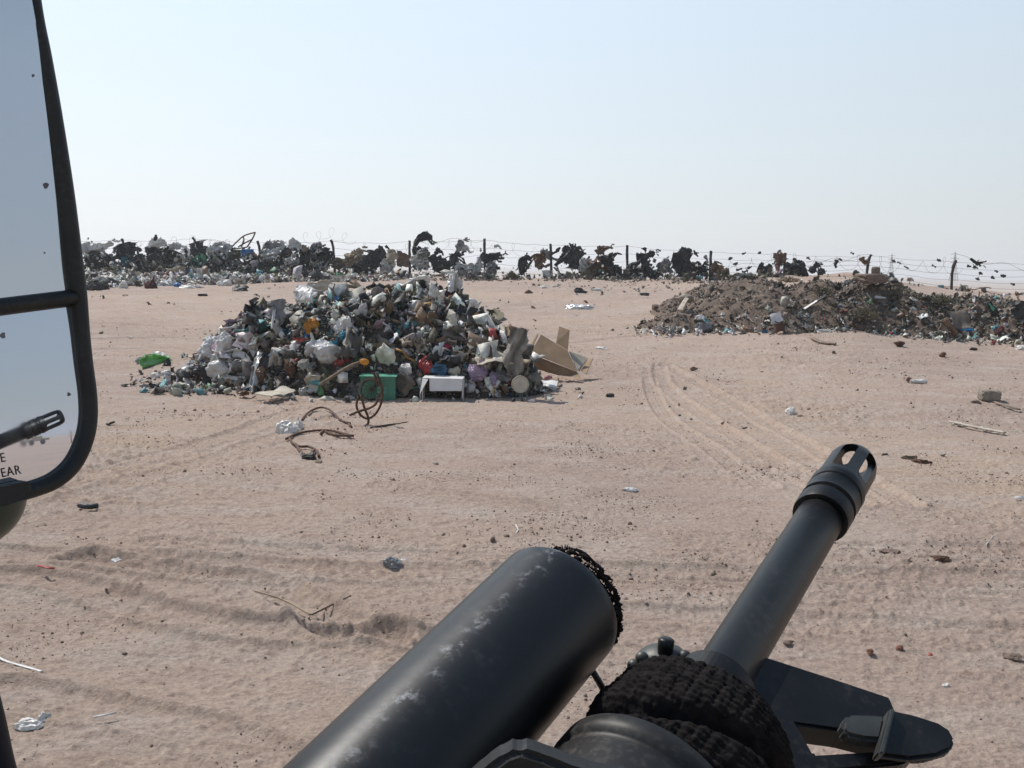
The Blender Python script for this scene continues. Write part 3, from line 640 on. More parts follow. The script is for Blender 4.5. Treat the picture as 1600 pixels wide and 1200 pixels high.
rag([(462, 560), (467, 545), (474, 530)], 18, 'white', 'narrow white torn bag left of the two translucent bags'); bag(536, 512, 32, 30, 'white', 'bright white foam like bag near the middle of the heap', amp=.26)
rag([(522, 520), (540, 515), (560, 524)], 14, 'white', 'white sleeve of plastic hanging right of the bright white bag', 'plastic sheet', name='plastic_sheet')
bag(488, 514, 28, 26, 'yellow', 'orange yellow plastic container in the upper left of the heap', 'container', name='plastic_container', tail=False, amp=.28); bag(523, 537, 18, 14, 'cyan', 'small turquoise bag below the bright white bag', amp=.3)
bag(541, 527, 18, 20, 'cyan', 'turquoise bag touching the lower edge of the bright white bag', amp=.3); rag([(428, 530), (440, 524), (452, 525), (460, 532)], 10, 'cyan', 'bluish bent sheet on the left slope of the heap', 'plastic sheet', name='plastic_sheet')
sheet([(566, 502, .3), (592, 498, .5), (612, 514, .3), (568, 532, -.1)], 15.6, 'grey', 'flat grey board facing out near the middle of the heap', 'board', name='grey_board', wav=.03)
sheet([(576, 540, .1), (600, 536, .4), (640, 548, .35), (604, 552, 0)], 15.1, 'cream', 'pale tray seen edge on in the middle of the heap', 'tray', name='flat_tray', wav=.03)
rag([(620, 528), (636, 520), (652, 514), (664, 508)], 14, 'teal', 'pale teal torn bag right of the grey board', jag=.4); bag(652, 502, 18, 14, 'teal', 'small pale teal bag above the long teal one', amp=.3)
sheet([(423, 512, 0), (428, 470, .3), (432, 470, .3), (426, 514, 0)], 15.7, 'whitecard', 'thin upright white strip at the upper left of the heap', 'strip', name='plastic_strip', wav=.01)
rag([(432, 468), (436, 485), (440, 505)], 22, 'grey', 'grey purple peaked sheet standing beside the upright white strip', 'plastic sheet', d=15.9, name='plastic_sheet', dep=.2); rag([(440, 490), (448, 500), (455, 512)], 34, 'black', 'wide black bag in the upper left of the heap')
rag([(448, 478), (458, 486), (468, 498), (476, 508)], 11, 'grey', 'long grey sleeve running down to the orange container', 'plastic sleeve', name='plastic_sleeve'); rag([(385, 512), (400, 500), (415, 486)], 24, 'dark', 'dark grey bag on the upper left edge of the heap')
bag(384, 533, 22, 16, 'cream', 'beige crushed carton on the left edge of the heap', 'carton', name='crushed_carton', tail=False, amp=.2); bag(383, 515, 12, 8, 'white', 'small white cup lying on the left edge of the heap', 'cup', name='paper_cup', tail=False)
stick([(361, 532), (374, 542), (387, 552)], .012, 'palewood', 'thin pale stick poking out of the left slope of the heap')
bag(374, 572, 22, 20, 'grey', 'blue grey pouch between the two low white bags', name='plastic_bag')
sheet([(460, 466, -.1), (466, 449, .3), (500, 452, .4), (490, 474, -.2)], 16.2, 'white', 'large off white sack at the upper left crest of the heap', 'sack', name='woven_sack', th=.05, wav=.06, n=12); rag([(478, 452), (496, 448), (514, 446), (522, 450)], 14, 'cream', 'cream cloth lying along the crest of the heap', 'cloth', name='cloth_piece', d=18.0)
bag(504, 476, 16, 14, 'white', 'small pale bag below the crest on the left'); bag(545, 466, 14, 14, 'blue', 'small blue bottle near the top of the heap left of centre', 'bottle', name='plastic_bottle', tail=False, amp=.15)
bag(556, 463, 14, 12, 'clear', 'clear bottle beside the small blue bottle near the top', 'bottle', name='plastic_bottle', tail=False, amp=.12)
rag([(512, 458), (530, 456), (540, 460)], 14, 'cyan', 'dark blue green sheet under the crest of the heap', 'plastic sheet', name='plastic_sheet'); rag([(564, 472), (566, 482), (564, 494)], 13, 'yellow', 'orange yellow strip hanging down in the upper middle of the heap', 'plastic strip', name='plastic_strip')
stick([(540, 446), (560, 450), (580, 456), (596, 466)], .03, 'olive', 'long olive tube lying over the crest of the heap', 'tube', name='cloth_tube', d=16.8)
bag(584, 468, 15, 20, 'cream', 'beige shoe shaped piece near the top of the heap', 'shoe', name='old_shoe', tail=False, amp=.1); bag(604, 467, 10, 8, 'pink', 'small pink carton near the top of the heap', 'carton', name='crushed_carton', tail=False)
rag([(606, 476), (622, 466), (640, 464)], 20, 'brown', 'brown cloth with an orange edge near the top of the heap', 'cloth', name='cloth_piece'); rag([(618, 476), (626, 470), (632, 466)], 6, 'yellow', 'narrow orange strip on the brown cloth near the top', 'strip', name='plastic_strip')
bag(620, 450, 20, 12, 'black', 'black bag on the crest of the heap'); rag([(632, 455), (648, 448), (664, 446)], 12, 'white', 'white plastic sheet stretched along the right part of the crest', 'plastic sheet', name='plastic_sheet', d=17.3)
sheet([(646, 456, .2), (676, 452, .2), (672, 476, -.1), (650, 474, -.1)], 16.3, 'cream', 'light tan box side near the top of the heap', 'carton', name='crushed_carton', wav=.02)
bag(650, 480, 28, 20, 'clear', 'round clear tub below the tan box side', 'tub', name='plastic_tub', tail=False, amp=.1); stick([(660, 488), (670, 496), (684, 506)], .035, 'clear', 'clear bottle neck pointing down right under the clear tub', 'bottle', name='plastic_bottle')
bag(635, 489, 8, 11, 'white', 'small white bottle on its end below the brown cloth', 'bottle', name='plastic_bottle', tail=False, amp=.06)
sheet([(694, 466, 0), (722, 462, .25), (715, 424, .2), (709, 425, .15)], 16.8, 'white', 'tall peaked white bag standing up on the right crest of the heap', 'plastic bag', name='plastic_bag', th=.03, wav=.05, n=13); rag([(706, 466), (716, 452), (718, 436)], 13, 'white', 'smaller white flap behind the tall peaked white bag', 'plastic sheet', d=17.0, name='plastic_sheet')
rag([(676, 458), (690, 460), (706, 462), (718, 460)], 16, 'maroon', 'dark maroon cloth under the tall peaked white bag', 'cloth', name='cloth_piece', d=16.75)
bag(712, 476, 22, 24, 'clear', 'pale grey tub with a reddish rim on the right upper slope', 'tub', name='plastic_tub', tail=False, amp=.1); bag(737, 473, 18, 12, 'white', 'bright white rounded tub on the upper right edge of the heap', 'tub', name='plastic_tub', tail=False, amp=.05)
bag(694, 481, 18, 13, 'crimson', 'crimson bag on the upper right slope', amp=.25); rag([(676, 492), (681, 484), (684, 478)], 8, 'mint', 'pale green strip left of the crimson bag', 'plastic strip', name='plastic_strip')
sheet([(684, 494, .1), (700, 490, .2), (706, 508, 0), (685, 510, -.1)], 15.9, 'tan', 'brown paper sack upright in the upper right of the heap', 'paper sack', name='paper_sack', wav=.03)
rag([(716, 496), (730, 503), (744, 508)], 9, 'brown', 'reddish brown roll pointing down right on the heap', 'roll', name='cloth_roll'); sheet([(710, 500, .2), (722, 496, .3), (752, 516, .1), (712, 516, -.1)], 15.7, 'cloth', 'wide brown sacking on the right slope of the heap', 'sacking', name='sack_cloth', wav=.05)
bag(749, 506, 14, 7, 'white', 'small white sachet beside the reddish brown roll', 'sachet', name='plastic_sachet', tail=False); rag([(752, 494), (772, 492), (784, 502)], 16, 'olive', 'dark olive cloth on the right edge of the heap', 'cloth', name='cloth_piece')
rag([(680, 520), (710, 518), (740, 520), (768, 534)], 22, 'olive', 'long olive matting hanging across the right of the heap', 'matting', name='fibre_matting', dep=.4); rag([(690, 532), (720, 534), (750, 540), (772, 546)], 22, 'cloth', 'long grey brown matting below the olive matting', 'matting', name='fibre_matting', dep=.4)
rag([(655, 560), (658, 545), (664, 530)], 14, 'tan', 'narrow tan cloth hanging in the right middle of the heap', 'cloth', name='cloth_piece'); bag(697, 541, 14, 12, 'crimson', 'small crimson packet left of the olive matting', 'packet', name='food_packet', tail=False, amp=.22)
stick([(698, 537), (692, 540), (704, 534)], .014, 'whitecard', 'short white strip on the crimson packet', 'strip', name='plastic_strip'); bag(770, 507, 12, 8, 'yellow', 'small orange carton at the right edge of the heap', 'carton', name='crushed_carton', tail=False)
bag(772, 517, 9, 7, 'blue', 'small blue packet near the right edge of the heap', 'packet', name='food_packet', tail=False); bag(774, 527, 24, 11, 'white', 'bunch of small white wrappers at the right edge of the heap', 'wrapper', name='food_wrapper', tail=False, amp=.35)
sheet([(780, 508, .3), (788, 508, .3), (792, 534, 0), (786, 538, 0)], 15.6, 'cream', 'narrow pale board leaning at the right end of the heap', 'board', name='pale_board', wav=.01)
sheet([(789, 512, .4), (798, 506, .5), (804, 516, .4), (791, 528, .2)], 15.5, 'card', 'small brown flap behind the grey crumpled sheet', wav=.01)
rag([(812, 512), (808, 535), (802, 560), (806, 588)], 30, 'paper', 'tall crumpled grey brown paper sheet standing at the right end of the heap', 'paper sheet', name='paper_sheet', d=15.1, dep=.55, nar=.9, jag=.2)
sheet([(742, 558, .3), (790, 548, .6), (803, 566, .2), (746, 570, 0)], 14.9, 'cream', 'flattened pale carton lying at the lower right of the heap', 'carton', name='crushed_carton', wav=.03); rag([(752, 574), (775, 570), (790, 568)], 9, 'tan', 'folded tan paper under the flattened pale carton', 'paper', name='folded_paper')
bag(746, 570, 20, 10, 'mint', 'small mint green bag above the lilac bag', amp=.3, tail=False); bag(748, 584, 28, 32, 'lilac', 'lilac bag low at the right front of the heap', amp=.28); bag(773, 600, 22, 30, 'lilac', 'second lilac bag resting on the dirt at the right front', amp=.25)
bag(786, 588, 34, 20, 'grey', 'dark grey rubbish bag behind the lilac bags'); bag(828, 578, 26, 20, 'dark', 'dark grey bag left of the big open cardboard box'); rag([(842, 578), (850, 576), (856, 584)], 7, 'cyan', 'turquoise strip near the big open cardboard box', 'plastic strip', name='plastic_strip')
bag(856, 591, 13, 9, 'pink', 'small pinkish stone like lump near the pale board', 'lump', name='plaster_lump', tail=False, amp=.1); bag(829, 594, 12, 8, 'teal', 'small pale teal wrapper above the round disc', 'wrapper', name='food_wrapper', tail=False)
rag([(460, 628), (452, 622)], 8, 'dark', 'little dark scrap at the front foot', 'scrap', name='plastic_scrap')
bag(565, 590, 0.1, .1, 'dark', 'x') if False else None
bag(476, 575, 14, 12, 'clear', 'round pale blue grey cup at the front of the heap', 'cup', name='paper_cup', tail=False, amp=.05); sheet([(478, 580, .1), (498, 576, .3), (500, 590, .1), (482, 592, 0)], 14.9, 'cream', 'cream carton flap at the front left of centre', 'carton', name='crushed_carton', wav=.02)
stick([(500, 601), (520, 588), (545, 573), (566, 565)], .024, 'wood', 'long brown stick with an orange end in front of the heap', d=14.6, lift=0); bag(569, 566, 15, 10, 'yellow', 'orange plastic cap at the tip of the long brown stick', 'cap', name='orange_top', d=14.55, tail=False, amp=.12)
rag([(520, 574), (534, 572), (548, 568)], 8, 'red', 'faded red strip behind the long brown stick', 'plastic strip', name='plastic_strip'); bag(665, 572, 26, 24, 'red', 'flattened red bag low in the right middle of the heap', amp=.25)
bag(632, 580, 28, 20, 'white', 'pale pleated carton top between the green carton and white box', 'carton', name='crushed_carton', tail=False, amp=.15); bag(632, 600, 30, 42, 'cloth', 'grey brown bag standing between the green carton and white box', amp=.15, tail=False)
bag(709, 582, 20, 14, 'cream', 'heap of pale peelings behind the white box', 'peelings', name='food_peelings', tail=False, amp=.4); bag(455, 578, 20, 34, 'rust', 'dark brown rusty canister left of centre at the heap foot', 'canister', name='rusty_canister', tail=False, amp=.15)
bag(406, 590, 24, 34, 'brown', 'dark brown sack behind the curved metal strip', 'sack', name='woven_sack', tail=False); rag([(404, 612), (410, 604), (420, 600)], 12, 'clear', 'small clear bag at the base of the curved metal strip')
TWL = ['dry twig crossing the slope just above the curved metal strip', 'dry twig right of the curved metal strip rising to the right', 'dry twig in the centre of the heap right of the pale tray', 'steep dry twig behind the white box', 'dry twig slanting down under the olive matting', 'dry twig left of the curved metal strip and above it', 'dry twig low at the front left of the long brown stick', 'dry twig behind the lilac bags at the right front']
for i_, (a_, b_) in enumerate((((418, 566), (456, 548)), ((420, 584), (470, 560)), ((610, 560), (640, 545)), ((690, 575), (672, 545)), ((700, 545), (732, 570)), ((388, 566), (430, 556)), ((446, 590), (500, 560)), ((722, 560), (700, 580)))):
    stick([a_, ((a_[0] + b_[0]) / 2, (a_[1] + b_[1]) / 2 - 3), b_], .009, 'twig', TWL[i_], 'twig', 'dry twigs in the middle heap', name='dry_twig')
bottle((560, 548), (572, 556), 'clear', 'clear bottle lying below the pale tray', .7); bottle((610, 512), (600, 524), 'white', 'white bottle slanting beside the grey board', .7, 'white'); bottle((640, 560), (628, 548), 'clear', 'small clear bottle pointing up left right of the tray', .7, 'red')

def carton(name, label, c0, w, h, dp, yaw, m, min_, parts):
    """open box; c0 = world front bottom left corner"""
    r = empty(name, c0, label, 'box'); a = np.array([math.cos(yaw), math.sin(yaw), 0]); b = np.array([-a[1], a[0], 0]); z = np.array([0, 0, 1.]); t = .008
    for nm, c, x, y, q in parts(a, b, z, w, h, dp, t): V, Fs = boxv(c0 + c, x / 2, y / 2, q / 2); obj(nm, V, Fs, MT[min_ if nm == 'back_panel' else m], r)
    return r
# green carton with a strap
p0 = hit(563, 626)
def gparts(a, b, z, w, h, dp, t):
    return [('front_panel', a * w / 2 + z * h / 2, a * w, b * t, z * h), ('back_panel', a * w / 2 + z * h / 2 + b * dp, a * w, b * t, z * h),
            ('side_panel', z * h / 2 + b * dp / 2, a * t, b * (dp - t), z * h), ('side_panel', a * w + z * h / 2 + b * dp / 2, a * t, b * (dp - t), z * h)]
sc0 = depth_of(p0) / F; W_, H_ = 54 * sc0, 38 * sc0
gb = carton('green_carton', 'green printed carton with a black strap at the front foot of the heap', p0, W_, H_, .34, .05, 'green', 'card', gparts)
ax_, bx_ = np.array([math.cos(.05), math.sin(.05), 0]), np.array([-math.sin(.05), math.cos(.05), 0]); zz = np.array([0, 0, 1.])
V, Fs = boxv(p0 + ax_ * W_ / 2 + bx_ * .17 + zz * (H_ + .006), ax_ * (W_ / 2 + .02), bx_ * .19, zz * .004 + ax_ * .0); lidg = obj('top_flap', V, Fs, MT['mint'], gb)
V, Fs = tube([p0 + ax_ * W_ * .42 + bx_ * .35 + zz * (H_ + .02), p0 + ax_ * W_ * .42 + bx_ * .0 + zz * (H_ + .02), p0 + ax_ * W_ * .44 - bx_ * .02 + zz * (H_ - .02), p0 + ax_ * W_ * .43 - bx_ * .02 + zz * H_ * .55], .014, 6, prof=(1, .4)); obj('strap', V, Fs, MT['black'], gb)
V, Fs = boxv(p0 + ax_ * W_ * .62 - bx_ * .0065 + zz * H_ * .45, ax_ * .07, bx_ * .001, zz * .05); obj('printed_patch', V, Fs, MT['mint'], gb)
# white box, its front open and one flap folded down
p1 = hit(660, 626); sc1 = depth_of(p1) / F; W1, H1 = 62 * sc1, 35 * sc1
def wparts(a, b, z, w, h, dp, t):
    return [('back_panel', a * w / 2 + z * h / 2 + b * dp, a * w, b * t, z * h), ('side_panel', z * h / 2 + b * dp / 2, a * t, b * (dp - t), z * h), ('side_panel', a * w + z * h / 2 + b * dp / 2, a * t, b * (dp - t), z * h),
            ('top_panel', a * w / 2 + z * (h + t / 2 + .001) + b * dp / 2, a * (w + .01), b * (dp + .01), z * t), ('bottom_panel', a * w / 2 + z * .006 + b * dp / 2, a * (w - .02), b * (dp - .02), z * t)]
wb = carton('white_box', 'white cardboard box with its top flap hanging over the dark open front', p1, W1, H1, .36, -.03, 'whitecard', 'card', wparts)  # brown back panel puts the shade of the opening into its colour
a_ = np.array([math.cos(-.03), math.sin(-.03), 0]); b_ = np.array([.03, 1, 0])
C_ = [p1 + a_ * .1 + zz * (H1 + .002) - b_ * .008, p1 + a_ * (W1 + .005) + zz * (H1 + .002) - b_ * .008, p1 + a_ * (W1 - .005) + zz * (H1 * .5) - b_ * .05, p1 + a_ * .11 + zz * (H1 * .46) - b_ * .05]
V, Fs = slab(C_, .008); obj('front_flap', V, Fs, MT['whitecard'], wb)
C_ = [p1 + zz * H1 - b_ * .004, p1 + a_ * .085 + zz * H1 * .98 - b_ * .03, p1 - a_ * .02 + zz * H1 * .35 - b_ * .16, p1 - a_ * .02 + zz * .02 - b_ * .12]
V, Fs = slab(C_, .008); obj('side_flap', V, Fs, MT['whitecard'], wb)
# round lid and tins
revolve((813, 600), (817, 600.5), [(0, .5), (0, 13), (.1, 13.4), (1, 13.4), (1, .5)], 'cream', 'round beige disc standing on edge at the right front of the heap', 'disc', 'round_lid', d=14.45, lift=0, n=40) if False else None
def disc(px, py, r, th, nrmv, m, label, cat, name, d, rim=None):
    c = wat(px, py, d); sc = d / F; n_ = nrm(nrmv); V, Fs = lathe(c, n_, [(0, .001), (0, r * sc * .9), (-.004, r * sc * .93), (.004, r * sc), (-th, r * sc), (-th, .001)], 40)
    o = tag(obj(name, V, Fs, MT[m], smooth=False), label, cat)
    if rim: V, Fs = tube([c + r * sc * 1.0 * (math.cos(t) * frame_of(n_)[1] + math.sin(t) * frame_of(n_)[2]) for t in np.linspace(0, 2 * math.pi, 41)], .008, 6); obj('rim', V, Fs, MT[rim], o, True)
    return o
dd1 = depth_of(hit(813, 616)) - .45; disc(813, 600.5, 13, .09, [.1, -1, .12], 'cream', 'round beige tub end standing on edge at the right front of the heap', 'tub', 'round_tub', dd1, 'palewood')
dd2 = depth_of(hit(735, 616)); t_ = disc(728, 606, 8, .12, [-1, -.75, .1], 'clear', 'pale blue tin lying on its side right of the white box', 'tin', 'paint_tin', dd2, 'tin')
sheet([(832, 606, -.05), (868, 606, -.05), (872, 596, .35), (836, 592, .35)], depth_of(hit(850, 606)) - .3, 'whitecard', 'flat white grey board lying on the dirt beside the round tub end', 'board', name='pale_board', th=.05, wav=.008)
# rusty wire basket before the green carton
db = depth_of(hit(578, 628)); wbk = empty('wire_basket', hit(578, 628), 'round rusty wire hoop leaning on the front of the green carton', 'basket')
for k_, rr_ in enumerate((19, 16)):
    cc = wat(580, 609, db - .02 + .05 * k_); V, Fs = tube([cc + rr_ * db / F * (math.cos(t) * np.array([1, 0, 0]) + math.sin(t) * nrm([0, .25, 1])) for t in np.linspace(0, 2 * math.pi, 37)], .011, 6, cap=False); obj('hoop', V, Fs, MT['rust' if k_ else 'cloth'], wbk, True)
for t in np.linspace(0, math.pi, 7)[:-1]:
    cc = wat(580, 609, db + .03); q_ = 16 * db / F * (math.cos(t) * np.array([1, 0, 0]) + math.sin(t) * nrm([0, .25, 1])); V, Fs = tube([cc - q_, cc + np.array([0, .05, 0]), cc + q_], .004, 5); obj('spoke', V, Fs, MT['rust'], wbk, True)

# ---- the big open cardboard box at the right end ---------------------------
dc = depth_of(hit(875, 592)); cb = empty('open_cardboard_box', hit(872, 590), 'large torn open brown cardboard box with raised flaps at the right end of the heap', 'box')
panel([(845.5, 523, .15), (887, 548, -.05), (901, 579.5, -.3), (829, 551, -.1)], .012, dc, 'card', 'side_panel', cb)
panel([(828, 553, -.09), (901, 581, -.28), (908, 590, -.45), (872, 586, -.2), (832, 574, .1)], .012, dc + .02, 'card', 'bottom_panel', cb)
panel([(874, 510, .25), (890, 516, .12), (887, 547, -.02), (869, 536, .1)], .012, dc + .015, 'card', 'raised_flap', cb)
panel([(889, 549, .1), (919, 560, .25), (907, 578, -.12), (901.5, 579, -.28)], .012, dc, 'cardin', 'inner_panel', cb)
panel([(920, 560.5, .25), (927, 560, .15), (916, 585, -.3), (908, 579, -.14)], .012, dc, 'card', 'end_flap', cb)
panel([(838, 523, .25), (841, 522, .2), (830, 549, -.02), (826, 545, .05)], .012, dc, 'card', 'edge_flap', cb)

# ---- cable with a white bag in front of the heap ---------------------------
cbl = empty('cable_tangle', hit(560, 665), 'tangle of stiff brown cable looping over the dirt in front of the heap', 'cable')
dq = depth_of(hit(575, 664))
for pts, dz in (([(590, 585), (597, 608), (596, 628), (588, 645), (575, 654), (563, 648), (557, 634), (560, 620)], dq), ([(564, 618), (569, 636), (575, 652), (574, 663), (560, 667), (545, 665)], dq), ([(546, 649), (560, 643), (577, 638), (588, 630), (590, 618)], dq - .05), ([(583, 582), (587, 590), (590, 604)], dq)):
    P = smooth_poly(spine(pts, dz), 30); V, Fs = tube(P, .015, 7); obj('cable_loop', V, Fs, MT['rust'], cbl, True)
for pts in ([(547, 665), (532, 660), (522, 650), (512, 642), (500, 640), (486, 645), (476, 654), (472, 660)], [(447, 690), (456, 685), (470, 680), (490, 677), (508, 676), (525, 678), (538, 682), (552, 685)], [(505, 676), (501, 682)], [(508, 678), (525, 684), (551, 685)], [(452, 688), (458, 697), (470, 702), (482, 702), (494, 708), (498, 718)], [(462, 698), (470, 710), (482, 716), (492, 706)], [(545, 666), (549, 671)]):
    P = spine(pts, None, .03); P = smooth_poly(P, 24) if len(P) > 2 else P; V, Fs = tube(P, .014, 7); obj('cable_run', V, Fs, MT['rust'], cbl, True)
bag(447, 674, 34, 26, 'white', 'crumpled white bag caught on the cable in front of the heap', amp=.3); bag(466, 668, 18, 20, 'white', 'small clear white wisp of bag right of the crumpled bag on the cable', amp=.3); bag(485, 717, 24, 18, 'dark', 'dark knotted rubbish at the near end of the cable', 'rubbish knot', name='rubbish_knot', amp=.3, tail=False)
bag(499, 722, 12, 9, 'tan', 'small tan scrap beside the dark knot at the cable end', 'scrap', name='paper_scrap', tail=False); bag(472, 712, 9, 10, 'white', 'tiny white scrap touching the cable end', 'scrap', name='paper_scrap', tail=False)

# ---- single pieces on the open dirt -----------------------------------------
bag(614, 880, 34, 18, 'grey', 'grey crumpled clump of plastic lying on the tyre track', 'plastic clump', name='plastic_clump', amp=.35, tail=False); bag(596, 877, 14, 4, 'white', 'flat white wisp left of the grey clump', 'plastic wisp', name='plastic_scrap', tail=False); bag(632, 876, 18, 4, 'clear', 'flat pale wisp right of the grey clump', 'plastic wisp', name='plastic_scrap', tail=False)
stick([(124, 797), (134, 799), (144, 799), (153, 798)], .022, 'dark', 'short black rubber piece on the dirt right of the mirror', 'rubber piece', name='rubber_piece'); bag(128, 794, 8, 5, 'dark', 'small dark knob by the short black rubber piece', 'knob', name='rubber_piece', tail=False)
stick([(60, 893), (72, 896), (84, 898)], .012, 'red', 'thin red strip on the dirt at the left', 'strip', name='plastic_strip', prof=(1, .4))
sheet([(196, 829), (212, 826, .1), (215, 829, .06), (199, 832, -.03)], depth_of(hit(205, 829)), 'white', 'small flat white scrap at the left of the dirt, farther one', 'scrap', name='paper_scrap', th=.004, wav=.004); sheet([(173, 876, 0), (185, 872, .08), (190, 876, .04), (180, 880, -.05)], depth_of(hit(181, 876)), 'clear', 'small oval pale lid on the dirt at the left', 'scrap', name='crushed_cover', th=.008, wav=.003)
bag(48, 1131, 46, 20, 'white', 'crumpled white and blue food wrapper at the lower left', 'wrapper', name='food_wrapper', tail=False, amp=.2); rag([(62, 1132), (74, 1124), (80, 1120)], 14, 'white', 'torn white end beside the lower left food wrapper', 'wrapper', name='food_wrapper', lift=.015)
stick([(146, 1123), (162, 1120), (182, 1115)], .005, 'white', 'thin white drinking straw on the dirt at the lower left', 'straw', name='drinking_straw', lift=.006); stick([(-6, 1028), (10, 1036), (30, 1042), (66, 1052)], .009, 'white', 'thin white plastic band on the dirt at the left edge', 'band', name='plastic_band', lift=.01, prof=(1, .35))
stick([(365, 918), (410, 928), (450, 942), (485, 962)], .006, 'tan', 'long thin pale stalk lying across the tyre track', 'stalk', name='dry_stalk', lift=.006); stick([(487, 962), (515, 948), (548, 932)], .005, 'twig', 'long thin brown stalk meeting the pale stalk', 'stalk', name='dry_stalk', lift=.005)
stick([(806, 836), (810, 830), (806, 822)], .006, 'white', 'tiny white upright curl on the dirt above the big tube', 'curl', name='plastic_curl', lift=.01); stick([(748, 848), (778, 862)], .003, 'twig', 'fine straw on the dirt left of the big tube', 'straw', name='dry_stalk', lift=.005)
bag(987, 765, 26, 8, 'clear', 'small flat pale scrap in the middle of the dirt', 'scrap', name='paper_scrap', tail=False); rag([(578, 670), (610, 665), (640, 660)], 3, 'twig', 'thin dark stalk on the dirt in front of the heap', 'stalk', name='dry_stalk', lift=.01)
bag(1236, 646, 20, 15, 'white', 'small white bag on the dirt beyond the gun muzzle', amp=.15, tail=False); bag(1251, 650, 10, 4, 'card', 'small brown scrap beside the small white bag', 'scrap', name='paper_scrap', tail=False)
rock(1545, 621, 31, 17, 'concrete', 'square broken building block with its shadow at the right', 'block', 'concrete_block', amp=.1, f=1, sink=-.1, cube=True); rock(1525, 628, 18, 8, 'stone', 'small brown stone before the square building block'); stick([(1555, 632), (1572, 638), (1592, 644)], .03, 'wood', 'dark splintered plank right of the square building block', 'plank', name='wood_plank', prof=(1, .4))
stick([(1484, 663), (1510, 669), (1540, 675), (1570, 681)], .035, 'palewood', 'pale plank with white crust lying at the right', 'plank', name='wood_plank', prof=(1, .45), n=6)
for k_, q_ in enumerate(((1492, 662), (1505, 665), (1530, 669), (1545, 673), (1560, 676))): bag(q_[0], q_[1], 16, 6, 'white', ORD[k_] + ' white crust from the left on the pale plank at the right', 'crust', 'crusts on the pale plank', name='plaster_crust', tail=False, amp=.3)
bag(1420, 716, 24, 9, 'twig', 'dark twiggy clump on the dirt right of the muzzle', 'twig clump', name='twig_clump', tail=False, amp=.45); bag(1440, 722, 26, 8, 'rust', 'brown flaky clump beside the dark twiggy clump', 'twig clump', name='twig_clump', tail=False, amp=.45); bag(1384, 712, 12, 7, 'dark', 'small dark lump left of the twiggy clump', 'lump', name='dirt_lump', tail=False)
rock(1421, 592, 10, 10, 'brick', 'small pinkish brick lump at the right beyond the muzzle', 'brick', 'brick_piece'); bag(1436, 597, 28, 8, 'white', 'pale scrap beside the small pinkish brick lump', 'scrap', name='paper_scrap', tail=False)
rock(1473, 553, 14, 12, 'rust', 'dark reddish stone standing alone before the right heap', 'stone'); rock(1520, 545, 16, 5, 'dark', 'flat dark stone right of the lone reddish stone', 'stone'); rock(1404, 536, 22, 12, 'rust', 'broken reddish brick at the foot of the right heap', 'brick', 'brick_piece', amp=.3)
rock(1084, 576, 14, 7, 'rust', 'small dark reddish stone between the two heaps', 'stone'); rock(952, 617, 16, 9, 'dark', 'small black lump right of the big cardboard box', 'stone')
rock(1581, 1025, 36, 17, 'stone', 'large dark reddish stone at the lower right edge', 'stone', amp=.3); rock(1359, 1017, 12, 16, 'brick', 'small upright pink stone at the lower right', 'stone'); rock(1404, 1012, 15, 12, 'brick', 'small round brown stone at the lower right', 'stone'); rock(1233, 1002, 18, 10, 'stone', 'brown stone just right of the gun barrel', 'stone')
bag(1478, 1070, 12, 8, 'white', 'small white pebble like scrap at the lower right', 'scrap', name='paper_scrap', tail=False); stick([(1540, 853), (1546, 846), (1552, 838)], .004, 'white', 'thin white stalk on the dirt at the right', 'stalk', name='dry_stalk', lift=.005); sheet([(1583, 776), (1600, 776, .02), (1604, 780), (1588, 780, -.04)], depth_of(hit(1594, 778)), 'white', 'flat white scrap at the right edge of the picture', 'scrap', name='paper_scrap', th=.006, wav=.004)
bag(1468, 874, 30, 9, 'rust', 'brown crumbly clump at the right of the far tyre track', 'dirt clump', name='dirt_clump', tail=False, amp=.4); bag(1392, 862, 34, 9, 'stone', 'dark crumbly clump left of the brown crumbly clump', 'dirt clump', name='dirt_clump', tail=False, amp=.4)
bag(903, 482, 40, 14, 'foil', 'crumpled silvery sheet on the dirt between the heaps', 'foil sheet', name='foil_sheet', tail=False, amp=.35); bag(922, 481, 14, 8, 'foil', 'small silvery scrap right of the crumpled silvery sheet', 'foil scrap', name='foil_scrap', tail=False, amp=.35)
bag(905, 458, 24, 13, 'black', 'black bag lying alone on the dirt before the fence', amp=.3); bag(826, 458, 14, 9, 'brown', 'small dark brown bag on the dirt left of the lone black bag'); bag(932, 454, 20, 8, 'white', 'small white bag on the dirt right of the lone black bag', tail=False); bag(1008, 462, 18, 8, 'dark', 'small dark bag on the dirt left of the earth heap', tail=False)
bag(940, 545, 24, 6, 'white', 'flat white scrap right of the big cardboard box', 'scrap', name='paper_scrap', tail=False); bag(850, 450, 16, 6, 'white', 'flat white scrap far before the fence', 'scrap', name='paper_scrap', tail=False)
bag(371, 454, 30, 17, 'black', 'black full bag at the front edge of the left rubbish drift'); rock(316, 460, 22, 6, 'dark', 'flat dark piece at the front edge of the left rubbish drift', 'board', 'dark_board')

